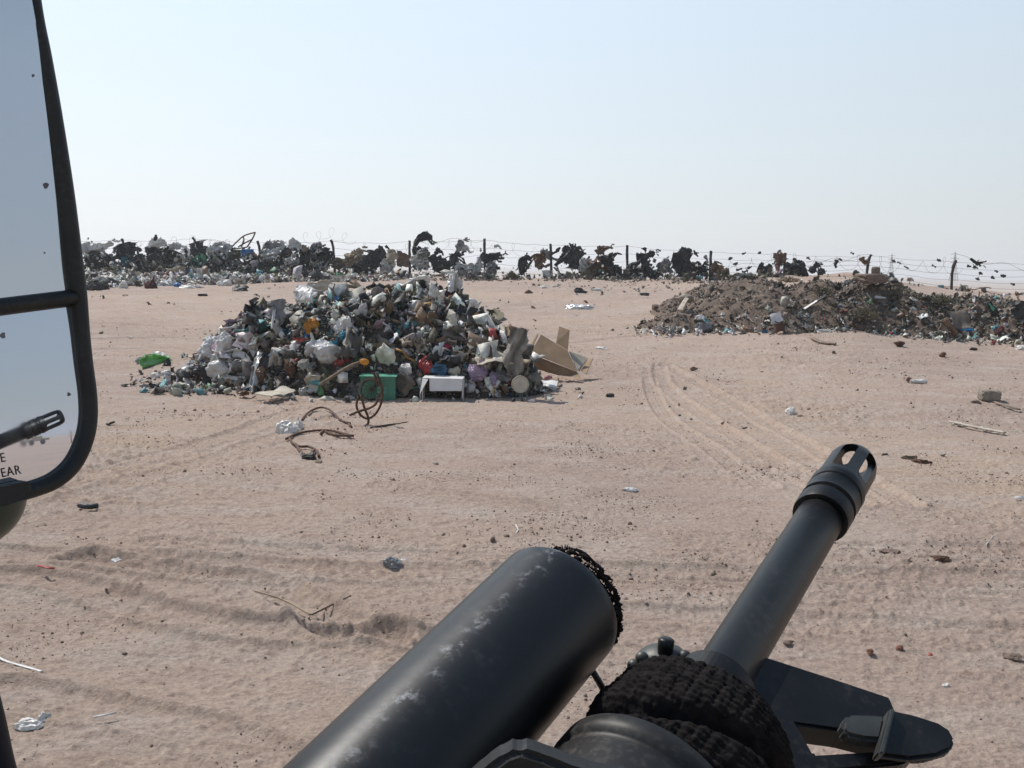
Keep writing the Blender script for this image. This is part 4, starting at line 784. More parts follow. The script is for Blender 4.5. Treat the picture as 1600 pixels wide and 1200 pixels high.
# ---- right hand earth heap ----------------------------------------------------
sheet([(1203, 491, 0), (1219, 487, .1), (1223, 502, 0), (1206, 506, -.1)], 24.6, 'whitecard', 'small white square card propped at the foot of the right heap', 'card', name='white_card', wav=.02); revolve((1219, 530), (1217, 506), [(0, 8), (.05, 9), (.5, 8.4), (.95, 9), (1, 8.4)], 'rust', 'rusty open drum standing at the foot of the right heap', 'drum', 'rusty_drum', d=24.3, lift=0, parts=[('rim', [(.97, 9), (1, 9.6), (1.03, 9.2), (1.03, .5)], 'rust')])
stick([(1063, 484), (1068, 474), (1073, 466)], .13, 'palewood', 'pale slab leaning on the left end of the right heap', 'slab', name='pale_slab', d=25.6, lift=0, prof=(1, .3), n=4); rock(1072, 464, 36, 18, 'concrete', 'grey broken pipe piece at the left end of the right heap', 'rubble', 'concrete_rubble', d=25.9); rock(1024, 478, 16, 12, 'brown', 'small brown lump on the dirt left of the right heap', 'lump', 'dirt_lump')
bag(1100, 511, 32, 18, 'grey', 'crushed pale blue grey carton at the front left of the right heap', 'carton', name='crushed_carton', tail=False, amp=.2); bag(1092, 498, 16, 10, 'white', 'white lid on top of the crushed pale carton', 'scrap', name='crushed_cover', tail=False); bag(1168, 517, 30, 16, 'brown', 'dark brown sack at the front foot of the right heap', 'sack', name='woven_sack', tail=False); bag(1130, 492, 8, 7, 'white', 'small white lump on the bare flank of the right heap', 'lump', name='plaster_lump', tail=False); bag(1165, 494, 9, 6, 'white', 'second small white lump on the bare flank of the right heap', 'lump', name='plaster_lump', tail=False); bag(1182, 498, 6, 5, 'clear', 'tiny pale blue lump left of the white square card', 'lump', name='plaster_lump', tail=False)
stick([(1252, 486), (1264, 478), (1276, 470)], .07, 'whitecard', 'long white strip slanting over the middle of the right heap', 'strip', name='plastic_strip', d=25.6, lift=0, prof=(1, .4), n=4); stick([(1262, 482), (1276, 470), (1290, 462)], .08, 'black', 'black strip beside the long white strip on the right heap', 'strip', name='plastic_strip', d=25.8, lift=0, prof=(1, .5), n=5)
sheet([(1482, 486, .2), (1512, 486, .2), (1518, 514, 0), (1490, 512, 0)], 24.6, 'cloth', 'flat brown board leaning on the right part of the right heap', 'board', name='brown_board', wav=.02); bag(1504, 515, 30, 7, 'blue', 'pale blue plank like wrapper below the flat brown board', 'wrapper', name='food_wrapper', tail=False) 
bag(1289, 518, 16, 8, 'white', 'white wrapper near the foot of the right heap', 'wrapper', name='food_wrapper', tail=False); bag(1320, 516, 12, 9, 'cyan', 'small turquoise wrapper near the foot of the right heap', 'wrapper', name='food_wrapper', tail=False); bag(1449, 470, 14, 10, 'white', 'small white bag high on the right part of the right heap'); bag(1374, 465, 18, 6, 'white', 'flat white wrapper below the big slab of rock', 'wrapper', name='food_wrapper', tail=False)
rag([(1425, 480), (1432, 492), (1438, 500)], 8, 'clear', 'pale blue torn bag on the dark right part of the right heap', d=25.2); stick([(1476, 498), (1484, 510), (1494, 522)], .07, 'brown', 'reddish brown stick leaning left of the flat brown board', d=24.5, lift=0); rag([(1545, 472), (1552, 484), (1558, 496)], 12, 'black', 'black strip hanging on the right end of the right heap', d=25.5); rag([(1545, 474), (1550, 480), (1553, 486)], 4, 'mint', 'thin pale green edge on the black strip at the right end', 'strip', name='plastic_strip', d=25.4)
stick([(1268, 530), (1280, 536), (1292, 539), (1306, 540)], .06, 'wood', 'curved wooden piece lying before the right heap', 'wood piece', name='wood_piece', prof=(1, .5)); bag(1560, 520, 14, 18, 'maroon', 'dark reddish lump at the right foot of the right heap', 'lump', name='dirt_lump', tail=False); bag(1594, 545, 16, 10, 'white', 'white bag at the far right before the heap', tail=False); rag([(1598, 470), (1594, 485), (1590, 500)], 26, 'black', 'black bag standing at the far right edge beyond the heap', d=24.0)
rock(1360, 439, 46, 15, 'stone', 'big flat slab of rock on the crest of the right heap', 'rock', amp=.2, d=25.9, sink=-.15, cube=True); rock(1368, 425, 13, 11, 'stone', 'small block sitting on the big flat slab of rock', 'block', 'concrete_block', d=25.95, amp=.15, sink=-.1, cube=True)
def bush(px, py, w, h, d, label, m='olive'):
    c = wat(px, py, d); sc = d / F; g = np.random.default_rng(nseed()); parts = []; r = empty('dry_bush', c, label, 'bush')
    for k in range(70):
        a = g.uniform(0, 2 * math.pi); e = g.uniform(.15, 1.4); q = np.array([math.cos(a) * math.cos(e) * w / 2, math.sin(a) * math.cos(e) * w / 2, math.sin(e) * h]) * sc * g.uniform(.6, 1.05)
        parts.append(tube([c, c + q * .5 + g.normal(size=3) * .03, c + q], [.012, .008, .003], 4))
    V, Fs = join(parts); obj('stems', V, Fs, MT['twig'], r)
    P = np.array([c + (lambda a, e, s: np.array([math.cos(a) * math.cos(e) * w / 2, math.sin(a) * math.cos(e) * w / 2, math.sin(e) * h]) * sc * s)(g.uniform(0, 6.28), g.uniform(.1, 1.5), g.uniform(.45, 1.05)) for k in range(700)]); L = []
    for p in P:
        a, b = g.normal(size=3) * .03, g.normal(size=3) * .012; L.append((np.array([p, p + a * .5 + b, p + a, p + a * .5 - b]), [(0, 1, 2, 3)]))
    V, Fs = join(L); tag(obj('leaves', V, Fs, MT[m], r), kind='stuff'); return r
bush(1402, 474, 60, 30, 25.9, 'dark dry thorn bush dumped on the middle of the right heap'); bush(1350, 500, 56, 18, 25.0, 'dark low brush in the hollow of the right heap'); bush(1285, 466, 40, 18, 26.2, 'dark brush on the crest between the two mounds of the right heap'); bush(1470, 476, 60, 14, 25.8, 'dark dry brush along the crest of the right end of the heap'); bush(1232, 440, 44, 6, 30.2, 'yellowish dry grass tuft behind the earth heap by a fence post', 'tan')

# ------------------------------------------------------------------ fence
def dfen(px):
    y = 45.2; 
    for _ in range(5): y = yf((px - 800) / F * y)
    return y + .12 * math.sin(px * .13)
POSTS = [((190, 373), (196, 392), (203, 436)), ((301, 371), (307, 385), (318, 436)), ((402, 377), (406, 392), (407, 434)), ((517, 375), (521, 390), (524, 434)), ((640, 376), (640, 400), (641, 436)), ((757, 373), (757, 400), (759, 436)), ((860, 381), (861, 400), (862, 440)), ((980, 383), (980, 405), (981, 445)), ((1111, 392), (1110, 415), (1109, 447)), ((1227, 395), (1226, 415), (1224, 440)), ((1361, 398), (1356, 412), (1354, 436)), ((1494, 407), (1488, 424), (1487, 458)), ((82, 374), (84, 392), (85, 436))]
fence = empty('wire_fence', wat(800, 440, dfen(800)), 'long sagging barbed wire fence on iron posts hung with windblown bags', 'fence')
for k, pts in enumerate(POSTS):
    q = [wat(x, y, dfen(x)) for x, y in pts]; q[-1][2] -= .25; V, Fs = tube(smooth_poly(q, 10), .062, 6); V = V + rng.normal(size=V.shape) * .006; o = obj('post', V, Fs, MT['post'], fence)
    if k in (0, 1): o['label'] = 'post bent over to the left at its top'
PX = sorted([p[0] + (dfen(p[0][0]),) + (p[2][1],) for p in POSTS]); PX.append((1640, 412, dfen(1640), 460))
for lv in range(5):
    pts = []
    for a, b in zip(PX[:-1], PX[1:]):
        for t in np.linspace(0, 1, 9)[:-1]:
            x = a[0] + (b[0] - a[0]) * t; ya = a[1] + 2 + lv * (a[3] - a[1]) * .19; yb = b[1] + 2 + lv * (b[3] - b[1]) * .19
            pts.append(wat(x, ya + (yb - ya) * t + 7 * t * (1 - t) * (1 + .5 * math.sin(a[0] + lv)) + .8 * math.sin(x * .3 + lv), dfen(x)))
    V, Fs = tube(pts, .0055, 4); obj('wire_strand', V, Fs, MT['wire'], fence)
def coil(x0, x1, y0, turns, r, seed, rr=.0075):
    g = np.random.default_rng(seed); pts = []; n = turns * 14
    for i in range(n):
        t = i / n; x = x0 + (x1 - x0) * t; a = t * turns * 2 * math.pi; k = r * (1 + .35 * math.sin(t * 23 + seed))
        c = wat(x, y0 + 4 * math.sin(t * 9), dfen(x)); pts.append(c + np.array([math.cos(a) * k * .8, math.sin(a * 1.02) * .2, math.sin(a) * k]))
    V, Fs = tube(pts, rr, 4); return obj('razor_coil', V, Fs, MT['wire'], fence)
coil(470, 555, 371, 4, .26, 1, .004); coil(560, 860, 388, 9, .24, 2, .004); coil(125, 460, 384, 12, .3, 3, .0055); coil(1000, 1500, 412, 15, .3, 4, .005)
for (a, b) in (((230, 384), (345, 376)), ((660, 378), (760, 374)), ((1120, 425), (1225, 400)), ((1260, 412), (1365, 400)), ((1500, 402), (1600, 420)), ((1250, 415), (1340, 402))):
    V, Fs = tube([wat(a[0] + (b[0] - a[0]) * t, a[1] + (b[1] - a[1]) * t + 4 * math.sin(t * 9 + a[0]), dfen(a[0])) for t in np.linspace(0, 1, 14)], .0055, 4); obj('loose_wire', V, Fs, MT['wire'], fence)

# ---- everything the wind has hung on the fence -------------------------------
def shreds(c, size, g, n, right):
    out = []
    for k in range(n):
        a = g.uniform(-1.2, 1.6); L = size * g.uniform(.45, 1.0); dx = math.cos(a) * right; q = c + np.array([g.normal() * size * .25, g.normal() * .03, g.normal() * size * .25])
        e = np.array([dx * L, g.normal() * .1 * L, (math.sin(a) * .8 - .25) * L]); s_ = np.array([0, 0, 1.]) * L * g.uniform(-.3, .3)
        out.append(ragv([q, q + e * .5 + s_, q + e], size * g.uniform(.1, .28), int(g.integers(1e6)), .3, .7, 7, 10, .7))
    return out
def fr(pts, w, m, label, cat='plastic bag', group='bags snagged on the fence', dz=-.12, **kw):
    d = dfen(pts[0][0]) + dz + kw.pop('dd', 0); kw.setdefault('jag', .6)
    P = spine(pts, d, 0); sc = depth_of(P.mean(0)) / F; s = nseed(); g = np.random.default_rng(s); nm = kw.get('name', 'torn_bag')
    parts = [ragv(P, w * sc, s, kw.get('dep', .3), kw['jag'], kw.get('nth', 18), kw.get('nu', 26), kw.get('nar', .15))]
    if w > 5: parts += shreds(P[len(P) // 2], w * sc * 1.1, g, 5, 1) + shreds(P[-1], w * sc, g, 3, 1)
    V, Fs = join(parts); return tag(obj(nm, V, Fs, MT[m]), label, cat, group)
def fb(px, py, w, h, m, label, cat='plastic bag', group='bags snagged on the fence', name='plastic_bag', **kw):
    d = dfen(px) - .15; c = wat(px, py, d); sc = d / F; s = nseed(); g = np.random.default_rng(s); parts = []
    for k in range(4):
        a = g.uniform(0, math.pi); e = np.array([math.cos(a) * w, 0, math.sin(a) * h]) * sc * .5; o_ = np.array([g.normal() * w * .13, g.normal() * .05 / sc, g.normal() * h * .13]) * sc
        parts.append(ragv([c - e + o_, c + o_ * 1.4 + g.normal(size=3) * .02, c + e + o_], min(w, h) * sc * g.uniform(.6, .95), s * 7 + k, .5, .4, 16, 16, .5))
    if w > 10: parts += shreds(c, (w + h) * .5 * sc * .8, g, 4, 1)
    V, Fs = join(parts); return tag(obj(name, V, Fs, MT[m]), label, cat, group)
fb(148, 405, 26, 30, 'black', 'black bag on the fence nearest the mirror'); fb(168, 412, 24, 26, 'dark', 'dark grey bag low on the fence second from the mirror'); fr([(128, 396), (134, 386), (140, 378)], 12, 'clear', 'pale wisp of bag above the black bag nearest the mirror'); fr([(140, 392), (158, 386), (178, 380)], 12, 'white', 'thin white bag streaming from the wires left of the first leaning post')
fr([(192, 380), (197, 394), (206, 404)], 22, 'black', 'black bag wrapped round the first leaning post'); fr([(186, 416), (194, 412), (202, 404)], 12, 'cyan', 'turquoise rag below the first leaning post'); fb(184, 426, 20, 14, 'teal', 'dull teal bag low by the first leaning post'); fr([(218, 428), (221, 410), (216, 396)], 15, 'black', 'narrow black bag standing right of the first leaning post')
fr([(232, 412), (238, 398), (244, 386)], 16, 'black', 'black bag with a pointed top left of the bent second post'); fr([(228, 392), (238, 384), (250, 380), (262, 384)], 10, 'white', 'white fluttering bag between the first two leaning posts'); fb(252, 408, 24, 24, 'clear', 'cloudy pale bag between the first two leaning posts'); fb(236, 420, 24, 20, 'brown', 'brownish bag low between the first two leaning posts')
fb(270, 404, 24, 26, 'black', 'lumpy black bag left of the second leaning post'); fr([(262, 392), (272, 384), (284, 386)], 12, 'clear', 'pale wisp above the lumpy black bag'); fb(292, 410, 26, 28, 'white', 'dirty white bag just left of the second leaning post'); fb(280, 424, 40, 18, 'white', 'broad white sack low left of the second leaning post')
fr([(305, 378), (312, 396), (322, 410)], 26, 'black', 'black bag hanging from the top of the second leaning post'); fb(316, 416, 22, 22, 'mint', 'pale green bag below the second leaning post'); fb(332, 428, 30, 26, 'dark', 'large dark bag low right of the second leaning post'); fb(344, 398, 30, 28, 'clear', 'pale grey bag with a dark rim right of the second leaning post')
fb(346, 406, 18, 24, 'black', 'black round bag over the pale grey bag'); fr([(356, 412), (366, 402), (374, 392)], 14, 'olive', 'olive rag below the metal chair frame'); fb(386, 397, 19, 15, 'blue', 'bright blue bag under the metal chair frame'); fb(398, 412, 34, 24, 'brown', 'large brown bag right of the bright blue bag'); fb(370, 416, 28, 24, 'grey', 'grey bag left of the large brown bag'); fb(352, 434, 26, 18, 'brown', 'small brown bag at the foot of the fence below the blue bag')
fr([(414, 380), (424, 390), (436, 396)], 17, 'grey', 'blue grey stiff bag right of the third fence post'); fb(424, 400, 22, 16, 'clear', 'pale bag under the blue grey stiff bag'); fb(430, 418, 40, 20, 'dark', 'dark flat bag low right of the third fence post'); fr([(448, 412), (448, 398), (452, 386)], 15, 'black', 'black upright bag left of the pale hooked bag'); fr([(440, 392), (442, 384), (438, 378)], 8, 'clear', 'thin pale wisp left of the black upright bag'); fr([(452, 388), (460, 382), (470, 388), (474, 396)], 10, 'clear', 'pale hooked bag before the large black bags')
fb(462, 410, 20, 20, 'white', 'white lump left of the large oval black bags'); fb(485, 408, 30, 36, 'black', 'large black bag left of the fourth post'); fr([(484, 392), (494, 386), (504, 384)], 11, 'grey', 'small grey flag of plastic above the large black bag'); fb(508, 400, 18, 24, 'black', 'oval black bag touching the fourth post'); fb(506, 412, 18, 16, 'white', 'pale bag below the oval black bag'); fb(532, 412, 26, 12, 'olive', 'flat green grey bag right of the fourth post')
fb(552, 408, 30, 22, 'tan', 'tan bag between the fourth and fifth posts'); fr([(552, 404), (558, 396), (566, 390)], 14, 'tan', 'upper tan flap between the fourth and fifth posts'); fb(568, 424, 28, 20, 'black', 'low black bag left of the tall black bag'); fr([(584, 420), (590, 404), (598, 388)], 19, 'black', 'tall black bag standing left of the fifth post'); fr([(572, 414), (576, 402), (582, 396)], 10, 'dark', 'dark shred beside the tall black bag'); fb(604, 416, 18, 20, 'white', 'white puffed bag left of the brown cardboard'); fb(613, 400, 14, 18, 'cream', 'cream bag behind the brown cardboard')
sheet([(620, 390, 0), (640, 398, .1), (640, 418, .1), (620, 416, 0)], dfen(620) - .1, 'brown', 'brown cardboard square stuck on the fence left of the fifth post', wav=.06, th=.02)
fr([(648, 385), (654, 374), (664, 369), (676, 374)], 13, 'black', 'black bag flying high above the wires right of the fifth post', jag=.2); fr([(644, 394), (652, 392), (658, 386)], 11, 'black', 'black rag under the high flying bag'); fb(664, 396, 14, 14, 'grey', 'grey lump under the high flying bag'); fb(658, 410, 24, 14, 'white', 'whitish bag right of the fifth post'); fr([(672, 400), (682, 412), (696, 418), (704, 406)], 13, 'black', 'curling black bag in the gap right of the fifth post'); fb(690, 408, 18, 22, 'black', 'round black bag inside the curling black bag'); fr([(680, 398), (684, 392), (690, 394), (693, 400)], 5, 'black', 'small black loop above the round black bag')
fr([(712, 420), (710, 404), (718, 394)], 15, 'black', 'upright black bag beneath the fluttering grey rag'); fr([(714, 396), (718, 384), (724, 376)], 9, 'grey', 'fluttering grey rag above the upright black bag'); fr([(722, 392), (728, 386), (734, 394)], 6, 'clear', 'thin pale streamer right of the fluttering grey rag'); fb(732, 426, 34, 22, 'clear', 'silvery clear bag low left of the sixth post', amp=.25); fr([(744, 428), (748, 412), (750, 400)], 11, 'clear', 'upright clear bag left of the sixth post'); fb(766, 424, 14, 22, 'grey', 'grey bag low right of the sixth post')
fr([(752, 396), (762, 404), (774, 400), (782, 394)], 12, 'black', 'black boot shaped bag right of the sixth post', jag=.15); fr([(772, 386), (778, 384), (784, 390)], 5, 'clear', 'small pale shred above the boot shaped bag')
fr([(814, 430), (816, 414), (822, 404), (832, 404)], 12, 'black', 'black hooked bag alone in the middle of the open wires', jag=.1); fr([(816, 428), (824, 418), (832, 406)], 6, 'black', 'second strand of the black hooked bag', jag=.1); fb(844, 408, 12, 30, 'brown', 'dark brown bag left of the seventh post'); fr([(844, 398), (854, 398), (862, 402)], 12, 'grey', 'grey brown bag on the seventh post'); revolve((855, 433), (855, 423), [(0, 6), (.9, 8), (1, 8.6), (1, 7.5), (.2, 5.5)], 'clear', 'pale blue tub hanging by the seventh post', 'tub', 'plastic_tub', d=dfen(855) - .2, lift=0)
fr([(862, 396), (868, 394), (876, 386)], 4, 'black', 'black scrap right of the seventh post'); fr([(868, 416), (876, 406), (884, 404), (892, 414)], 9, 'black', 'black spidery rag right of the seventh post'); fr([(880, 386), (893, 396), (904, 388)], 16, 'dark', 'wide dark grey bag slung between the wires'); fr([(892, 390), (899, 404), (901, 420)], 22, 'dark', 'long lower tip of the wide dark grey bag', nar=1.0); fb(914, 414, 16, 26, 'clear', 'tall pale bag beside the big brown sack'); fb(936, 418, 34, 24, 'brown', 'big brown sack at the foot of the wires', 'sack'); fb(950, 407, 16, 14, 'black', 'small black bag on top of the big brown sack')
fr([(932, 396), (940, 390), (954, 386)], 8, 'brown', 'brown rag high on the wires above the big brown sack'); fr([(958, 400), (964, 396), (972, 398)], 4, 'black', 'small black shred left of the eighth post'); fb(962, 424, 16, 18, 'dark', 'dark bag at the foot of the wires left of the eighth post'); fb(990, 424, 28, 28, 'black', 'wide black bag at the foot of the eighth post'); fr([(1002, 404), (1008, 414), (1010, 432)], 18, 'black', 'black bag standing right of the eighth post'); fr([(994, 402), (1008, 400), (1024, 394)], 9, 'black', 'black arm of plastic spread across the wires'); fr([(1002, 388), (1008, 390), (1008, 398)], 3, 'black', 'thin black curl above the spread arm')
fb(1038, 414, 14, 24, 'grey', 'grey brown bag right of the black spread bag'); fr([(1050, 402), (1062, 406), (1066, 420), (1066, 440)], 21, 'black', 'large black bag in the middle of the span left of the ninth post', nar=.6); fr([(1064, 404), (1072, 394), (1082, 392)], 11, 'dark', 'raised corner of dark plastic above the large black bag'); fr([(1068, 414), (1080, 418), (1096, 412)], 15, 'black', 'wide black bag reaching toward the ninth post'); fb(1094, 422, 20, 16, 'black', 'low black bag beside the ninth post'); fb(1022, 430, 24, 14, 'dark', 'low dark bag between the eighth and ninth posts'); fb(1075, 432, 22, 16, 'olive', 'low olive bag left of the ninth post'); fb(1050, 436, 18, 12, 'white', 'dirty white bag at the foot of the wires left of the ninth post')
fr([(1118, 440), (1120, 428), (1121, 414)], 18, 'brown', 'orange brown cone shaped sack right of the ninth post', 'sack', jag=.15, nar=1.2); fr([(1100, 400), (1104, 404), (1106, 412)], 4, 'grey', 'thin grey scrap left of the ninth post'); fr([(1184, 418), (1196, 422), (1206, 414)], 12, 'black', 'black winged rag left of the tenth post'); fr([(1196, 420), (1198, 430), (1196, 440)], 8, 'black', 'black tail hanging under the winged rag'); fr([(1208, 400), (1218, 402), (1218, 416)], 12, 'brown', 'brown rag folded over the wires at the tenth post'); fr([(1214, 412), (1216, 424), (1214, 436)], 7, 'pink', 'faint pinkish bag hanging at the tenth post')
fb(1244, 421, 26, 30, 'black', 'large round black bag right of the tenth post'); fr([(1266, 426), (1274, 416), (1280, 412)], 8, 'black', 'small winged black rag right of the large round bag'); fr([(1278, 430), (1284, 424), (1290, 428)], 7, 'black', 'small black rag low on the wires next to the winged one'); fb(1306, 411, 5, 12, 'black', 'small black bag hanging straight from the top wire', tail=False, det=2); fr([(1346, 402), (1350, 410), (1356, 408)], 7, 'brown', 'brown rag on the eleventh post')
for k, (x, y, w) in enumerate(sorted(((1150, 412, 5), (1156, 421, 6), (1165, 424, 6), (1172, 418, 5), (1176, 430, 5), (1163, 396, 4), (1187, 395, 3), (1142, 404, 4)))): fr([(x - w, y + 1), (x, y), (x + w * .7, y - 2)], 3.4, 'black', ORD[k] + ' small black scrap from the left on the wires between the ninth and tenth posts', 'plastic scrap', 'scraps between the ninth and tenth posts', name='plastic_scrap', nu=8, nth=6)
for k, (x, y, w) in enumerate(sorted(((1264, 404, 4), (1397, 408, 4), (1406, 411, 4), (1417, 418, 5), (1460, 416, 4), (1468, 407, 4), (1332, 396, 3), (1314, 406, 4)))): fr([(x - w, y - 2), (x, y), (x + w * .7, y + 2)], 2.6, 'black', ORD[k] + ' tiny dark scrap from the left on the wires between the tenth and twelfth posts', 'plastic scrap', 'scraps between the tenth and twelfth posts', name='plastic_scrap', nu=8, nth=6)
fr([(1516, 404), (1524, 410), (1532, 414)], 7, 'black', 'black bird shaped rag right of the last curved post', jag=.2); fr([(1524, 412), (1534, 410), (1542, 408)], 3, 'black', 'thin black tail of the bird shaped rag')
for k, (x, y, w) in enumerate(sorted(((1525, 418, 5), (1533, 427, 4), (1528, 436, 4), (1557, 424, 3), (1568, 431, 5), (1583, 444, 4), (1552, 434, 4), (1515, 416, 4)))): fr([(x - w, y - 1), (x, y), (x + w * .7, y + 2)], 3.6, 'black', ORD[k] + ' small black scrap from the left on the wires right of the last curved post', 'plastic scrap', 'scraps right of the last post', name='plastic_scrap', nu=8, nth=6)
# rusty chair frame stuck in the drift
cf = empty('chair_frame', wat(368, 392, dfen(370)), 'rusty bent chair frame sticking up above the left rubbish drift', 'chair frame')
for pts in ([(362, 386), (372, 376), (382, 368), (399, 363)], [(399, 363), (394, 374), (386, 386)], [(372, 386), (382, 380), (394, 374)], [(380, 370), (381, 376), (377, 386)], [(362, 388), (374, 388), (386, 386)]):
    V, Fs = tube(smooth_poly(spine(pts, dfen(370) - .25), 10), .035, 6); obj('frame_tube', V, Fs, MT['rust'], cf, True)
# dark piled bags at the front of the left drift
for k, (x, y, w, h, m, l) in enumerate(((150, 452, 34, 26, 'black', 'black bag at the front of the drift nearest the mirror'), (172, 448, 22, 20, 'dark', 'dark bag second from the mirror at the front of the drift'), (163, 430, 22, 18, 'black', 'black bag behind the front bags near the mirror'), (192, 450, 18, 22, 'white', 'white peaked bag at the front of the drift near the mirror'), (235, 450, 18, 22, 'maroon', 'dark reddish upright bag at the front of the drift'), (216, 440, 14, 18, 'black', 'slim black bag left of the dark reddish bag'), (318, 442, 20, 20, 'black', 'black peaked bag at the front middle of the drift'), (298, 450, 38, 8, 'white', 'long flat white sheet at the front middle of the drift'), (278, 448, 12, 12, 'blue', 'small blue bag left of the long flat white sheet'), (262, 446, 26, 16, 'clear', 'pale rounded sack left of the small blue bag'), (350, 446, 22, 14, 'white', 'white bag right of the black peaked bag'), (412, 438, 20, 12, 'tan', 'tan bag toward the right end of the drift'), (382, 450, 12, 12, 'brown', 'small brown bag right of the black full bag'))):
    bag(x, y, w, h, m, l, group='bags in the left drift')
# ---- far pylons --------------------------------------------------------------
def pylon(px, py0, py1, d, label):
    a, b = wat(px, py1, d), wat(px, py0, d); H = b[2] - a[2]; a = np.array([b[0], b[1], -.9]); H = b[2] - a[2]; r = empty('power_pylon', a, label, 'pylon'); parts = []
    for sx in (-1, 1):
        for sy in (-1, 1): parts.append(tube([a + [sx * H * .11, sy * H * .11, 0], a + [sx * H * .035, sy * H * .035, H * .6], a + [0, 0, H]], .12, 4))
    for k in range(9):
        z0, z1 = H * k / 10, H * (k + 1) / 10; w0, w1 = [H * (.11 - .125 * z / H if z < .6 * H else .035 * (1 - z / H) / .4) for z in (z0, z1)]
        for s in (-1, 1): parts += [tube([a + [-s * w0, -w0, z0], a + [s * w1, -w1, z1]], .07, 3), tube([a + [-s * w0, w0, z0], a + [s * w1, w1, z1]], .07, 3)]
    V, Fs = join(parts); obj('lattice_mast', V, Fs, MT['wire'], r)
    for z in (.62, .76, .9): V, Fs = tube([a + [-H * .14, 0, H * z], a + [0, 0, H * z + .5], a + [H * .14, 0, H * z]], .13, 4); obj('cross_arm', V, Fs, MT['wire'], r)
pylon(1394, 396, 428, 600, 'faint lattice power pylon far behind the earth heap'); pylon(1493, 393, 430, 520, 'nearer faint lattice power pylon behind the last curved post')

# ------------------------------------------------------------------ rifle with grenade launcher (axes measured from the photograph, in camera axes)
GA = nrm(cray(1899, -190)); P1 = catd(1278, 815, .39); P2 = P1 - .088 * GA
T1 = catd(893, 922, .328) - .009 * GA; T0_ = catd(893, 922, .328); UU = P2 - T0_; UU = nrm(UU - (UU @ GA) * GA); WW = np.cross(GA, UU)
A_ = lambda s, r=0., w=0.: P2 + s * GA + r * UU + w * WW
def cobj(name, V, Fs, m, parent=None, smooth=True): return obj(name, np.asarray(V) @ RM.T + CAM, Fs, m, parent, smooth)
def onplane(px, py, off=0.):
    q = A_(0, 0, off); d = cray(px, py); return d * ((q @ WW) / (d @ WW))
MGUN = mat('phosphated_gun_steel', (.007, .008, .009), .40, (.004, .0048, .0055), 60, .12, spec=.3, metal=0, bdist=.0006, dust=.1)
MPOL = mat('black_handguard_polymer', (.012, .013, .0135), .5, (.007, .0075, .008), 50, .15, spec=.3, bdist=.0006, dust=.2)
MWORN = mat('worn_grey_steel', (.075, .08, .075), .5, (.035, .037, .035), 60, .2, spec=.5, metal=.3, bdist=.0006)
def tube_mat():
    m = mat('dusty_black_tube', (.008, .0095, .011), .4, (.005, .006, .007), 40, .1, spec=.42, bdist=.0006)
    N = m.node_tree.nodes; L = m.node_tree.links; b = N['Principled BSDF']; src = b.inputs['Base Color'].links[0].from_socket
    tc = N.new('ShaderNodeTexCoord'); at = N.new('ShaderNodeAttribute'); at.attribute_name = 'Col'
    def msk(scale, lo, hi):
        n = N.new('ShaderNodeTexNoise'); n.inputs['Scale'].default_value = scale; n.inputs['Detail'].default_value = 9; n.inputs['Roughness'].default_value = .7; L.new(tc.outputs['Object'], n.inputs['Vector'])
        r = N.new('ShaderNodeMapRange'); r.inputs[1].default_value = lo; r.inputs[2].default_value = hi; L.new(n.outputs[0], r.inputs[0]); return r.outputs[0]
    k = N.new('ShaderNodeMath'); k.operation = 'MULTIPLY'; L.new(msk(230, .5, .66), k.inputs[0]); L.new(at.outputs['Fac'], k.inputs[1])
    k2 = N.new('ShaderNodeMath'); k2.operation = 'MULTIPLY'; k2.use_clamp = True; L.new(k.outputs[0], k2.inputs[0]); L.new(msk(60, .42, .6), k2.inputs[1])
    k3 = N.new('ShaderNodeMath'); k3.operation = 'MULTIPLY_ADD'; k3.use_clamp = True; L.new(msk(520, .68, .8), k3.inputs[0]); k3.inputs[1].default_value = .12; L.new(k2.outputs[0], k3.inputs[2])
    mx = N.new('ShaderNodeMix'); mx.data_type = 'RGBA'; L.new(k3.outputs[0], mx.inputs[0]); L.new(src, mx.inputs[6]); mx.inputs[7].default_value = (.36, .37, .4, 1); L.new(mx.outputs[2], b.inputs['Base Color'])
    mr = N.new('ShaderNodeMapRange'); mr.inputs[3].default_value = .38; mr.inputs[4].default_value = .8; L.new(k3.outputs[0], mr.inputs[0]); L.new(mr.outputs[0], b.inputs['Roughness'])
    return m
rifle = empty('rifle', c2w(A_(-.3)), 'black rifle with a wide grenade launcher tube pointing out over the dirt', 'rifle')
V, Fs = lathe(A_(0), GA, [(-.3, .0093), (.094, .0090), (.094, .0005)], 64); cobj('barrel', V, Fs, MGUN, rifle)
s0 = .088 + .0025
prof = [(0, .0095), (0, .0108), (.0012, .0111), (.0058, .0111), (.007, .0112), (.0075, .0101), (.0095, .0101), (.010, .0112), (.011, .0110), (.0165, .0110), (.0175, .0112), (.018, .0104), (.0195, .0104), (.020, .011), (.0215, .0111), (.0235, .0113), (.025, .0107), (.043, .0106), (.0475, .0098), (.0505, .0085), (.0515, .0072), (.0515, .0058), (.047, .0062), (.026, .0066), (.024, .004), (0, .003)]
V, Fs = lathe(A_(s0), GA, prof, 72, closed=True); fh = cobj('flash_hider', V, Fs, MGUN, rifle)
SLA, SLB, ROT = .0295, .0450, 4
cut_objs = []
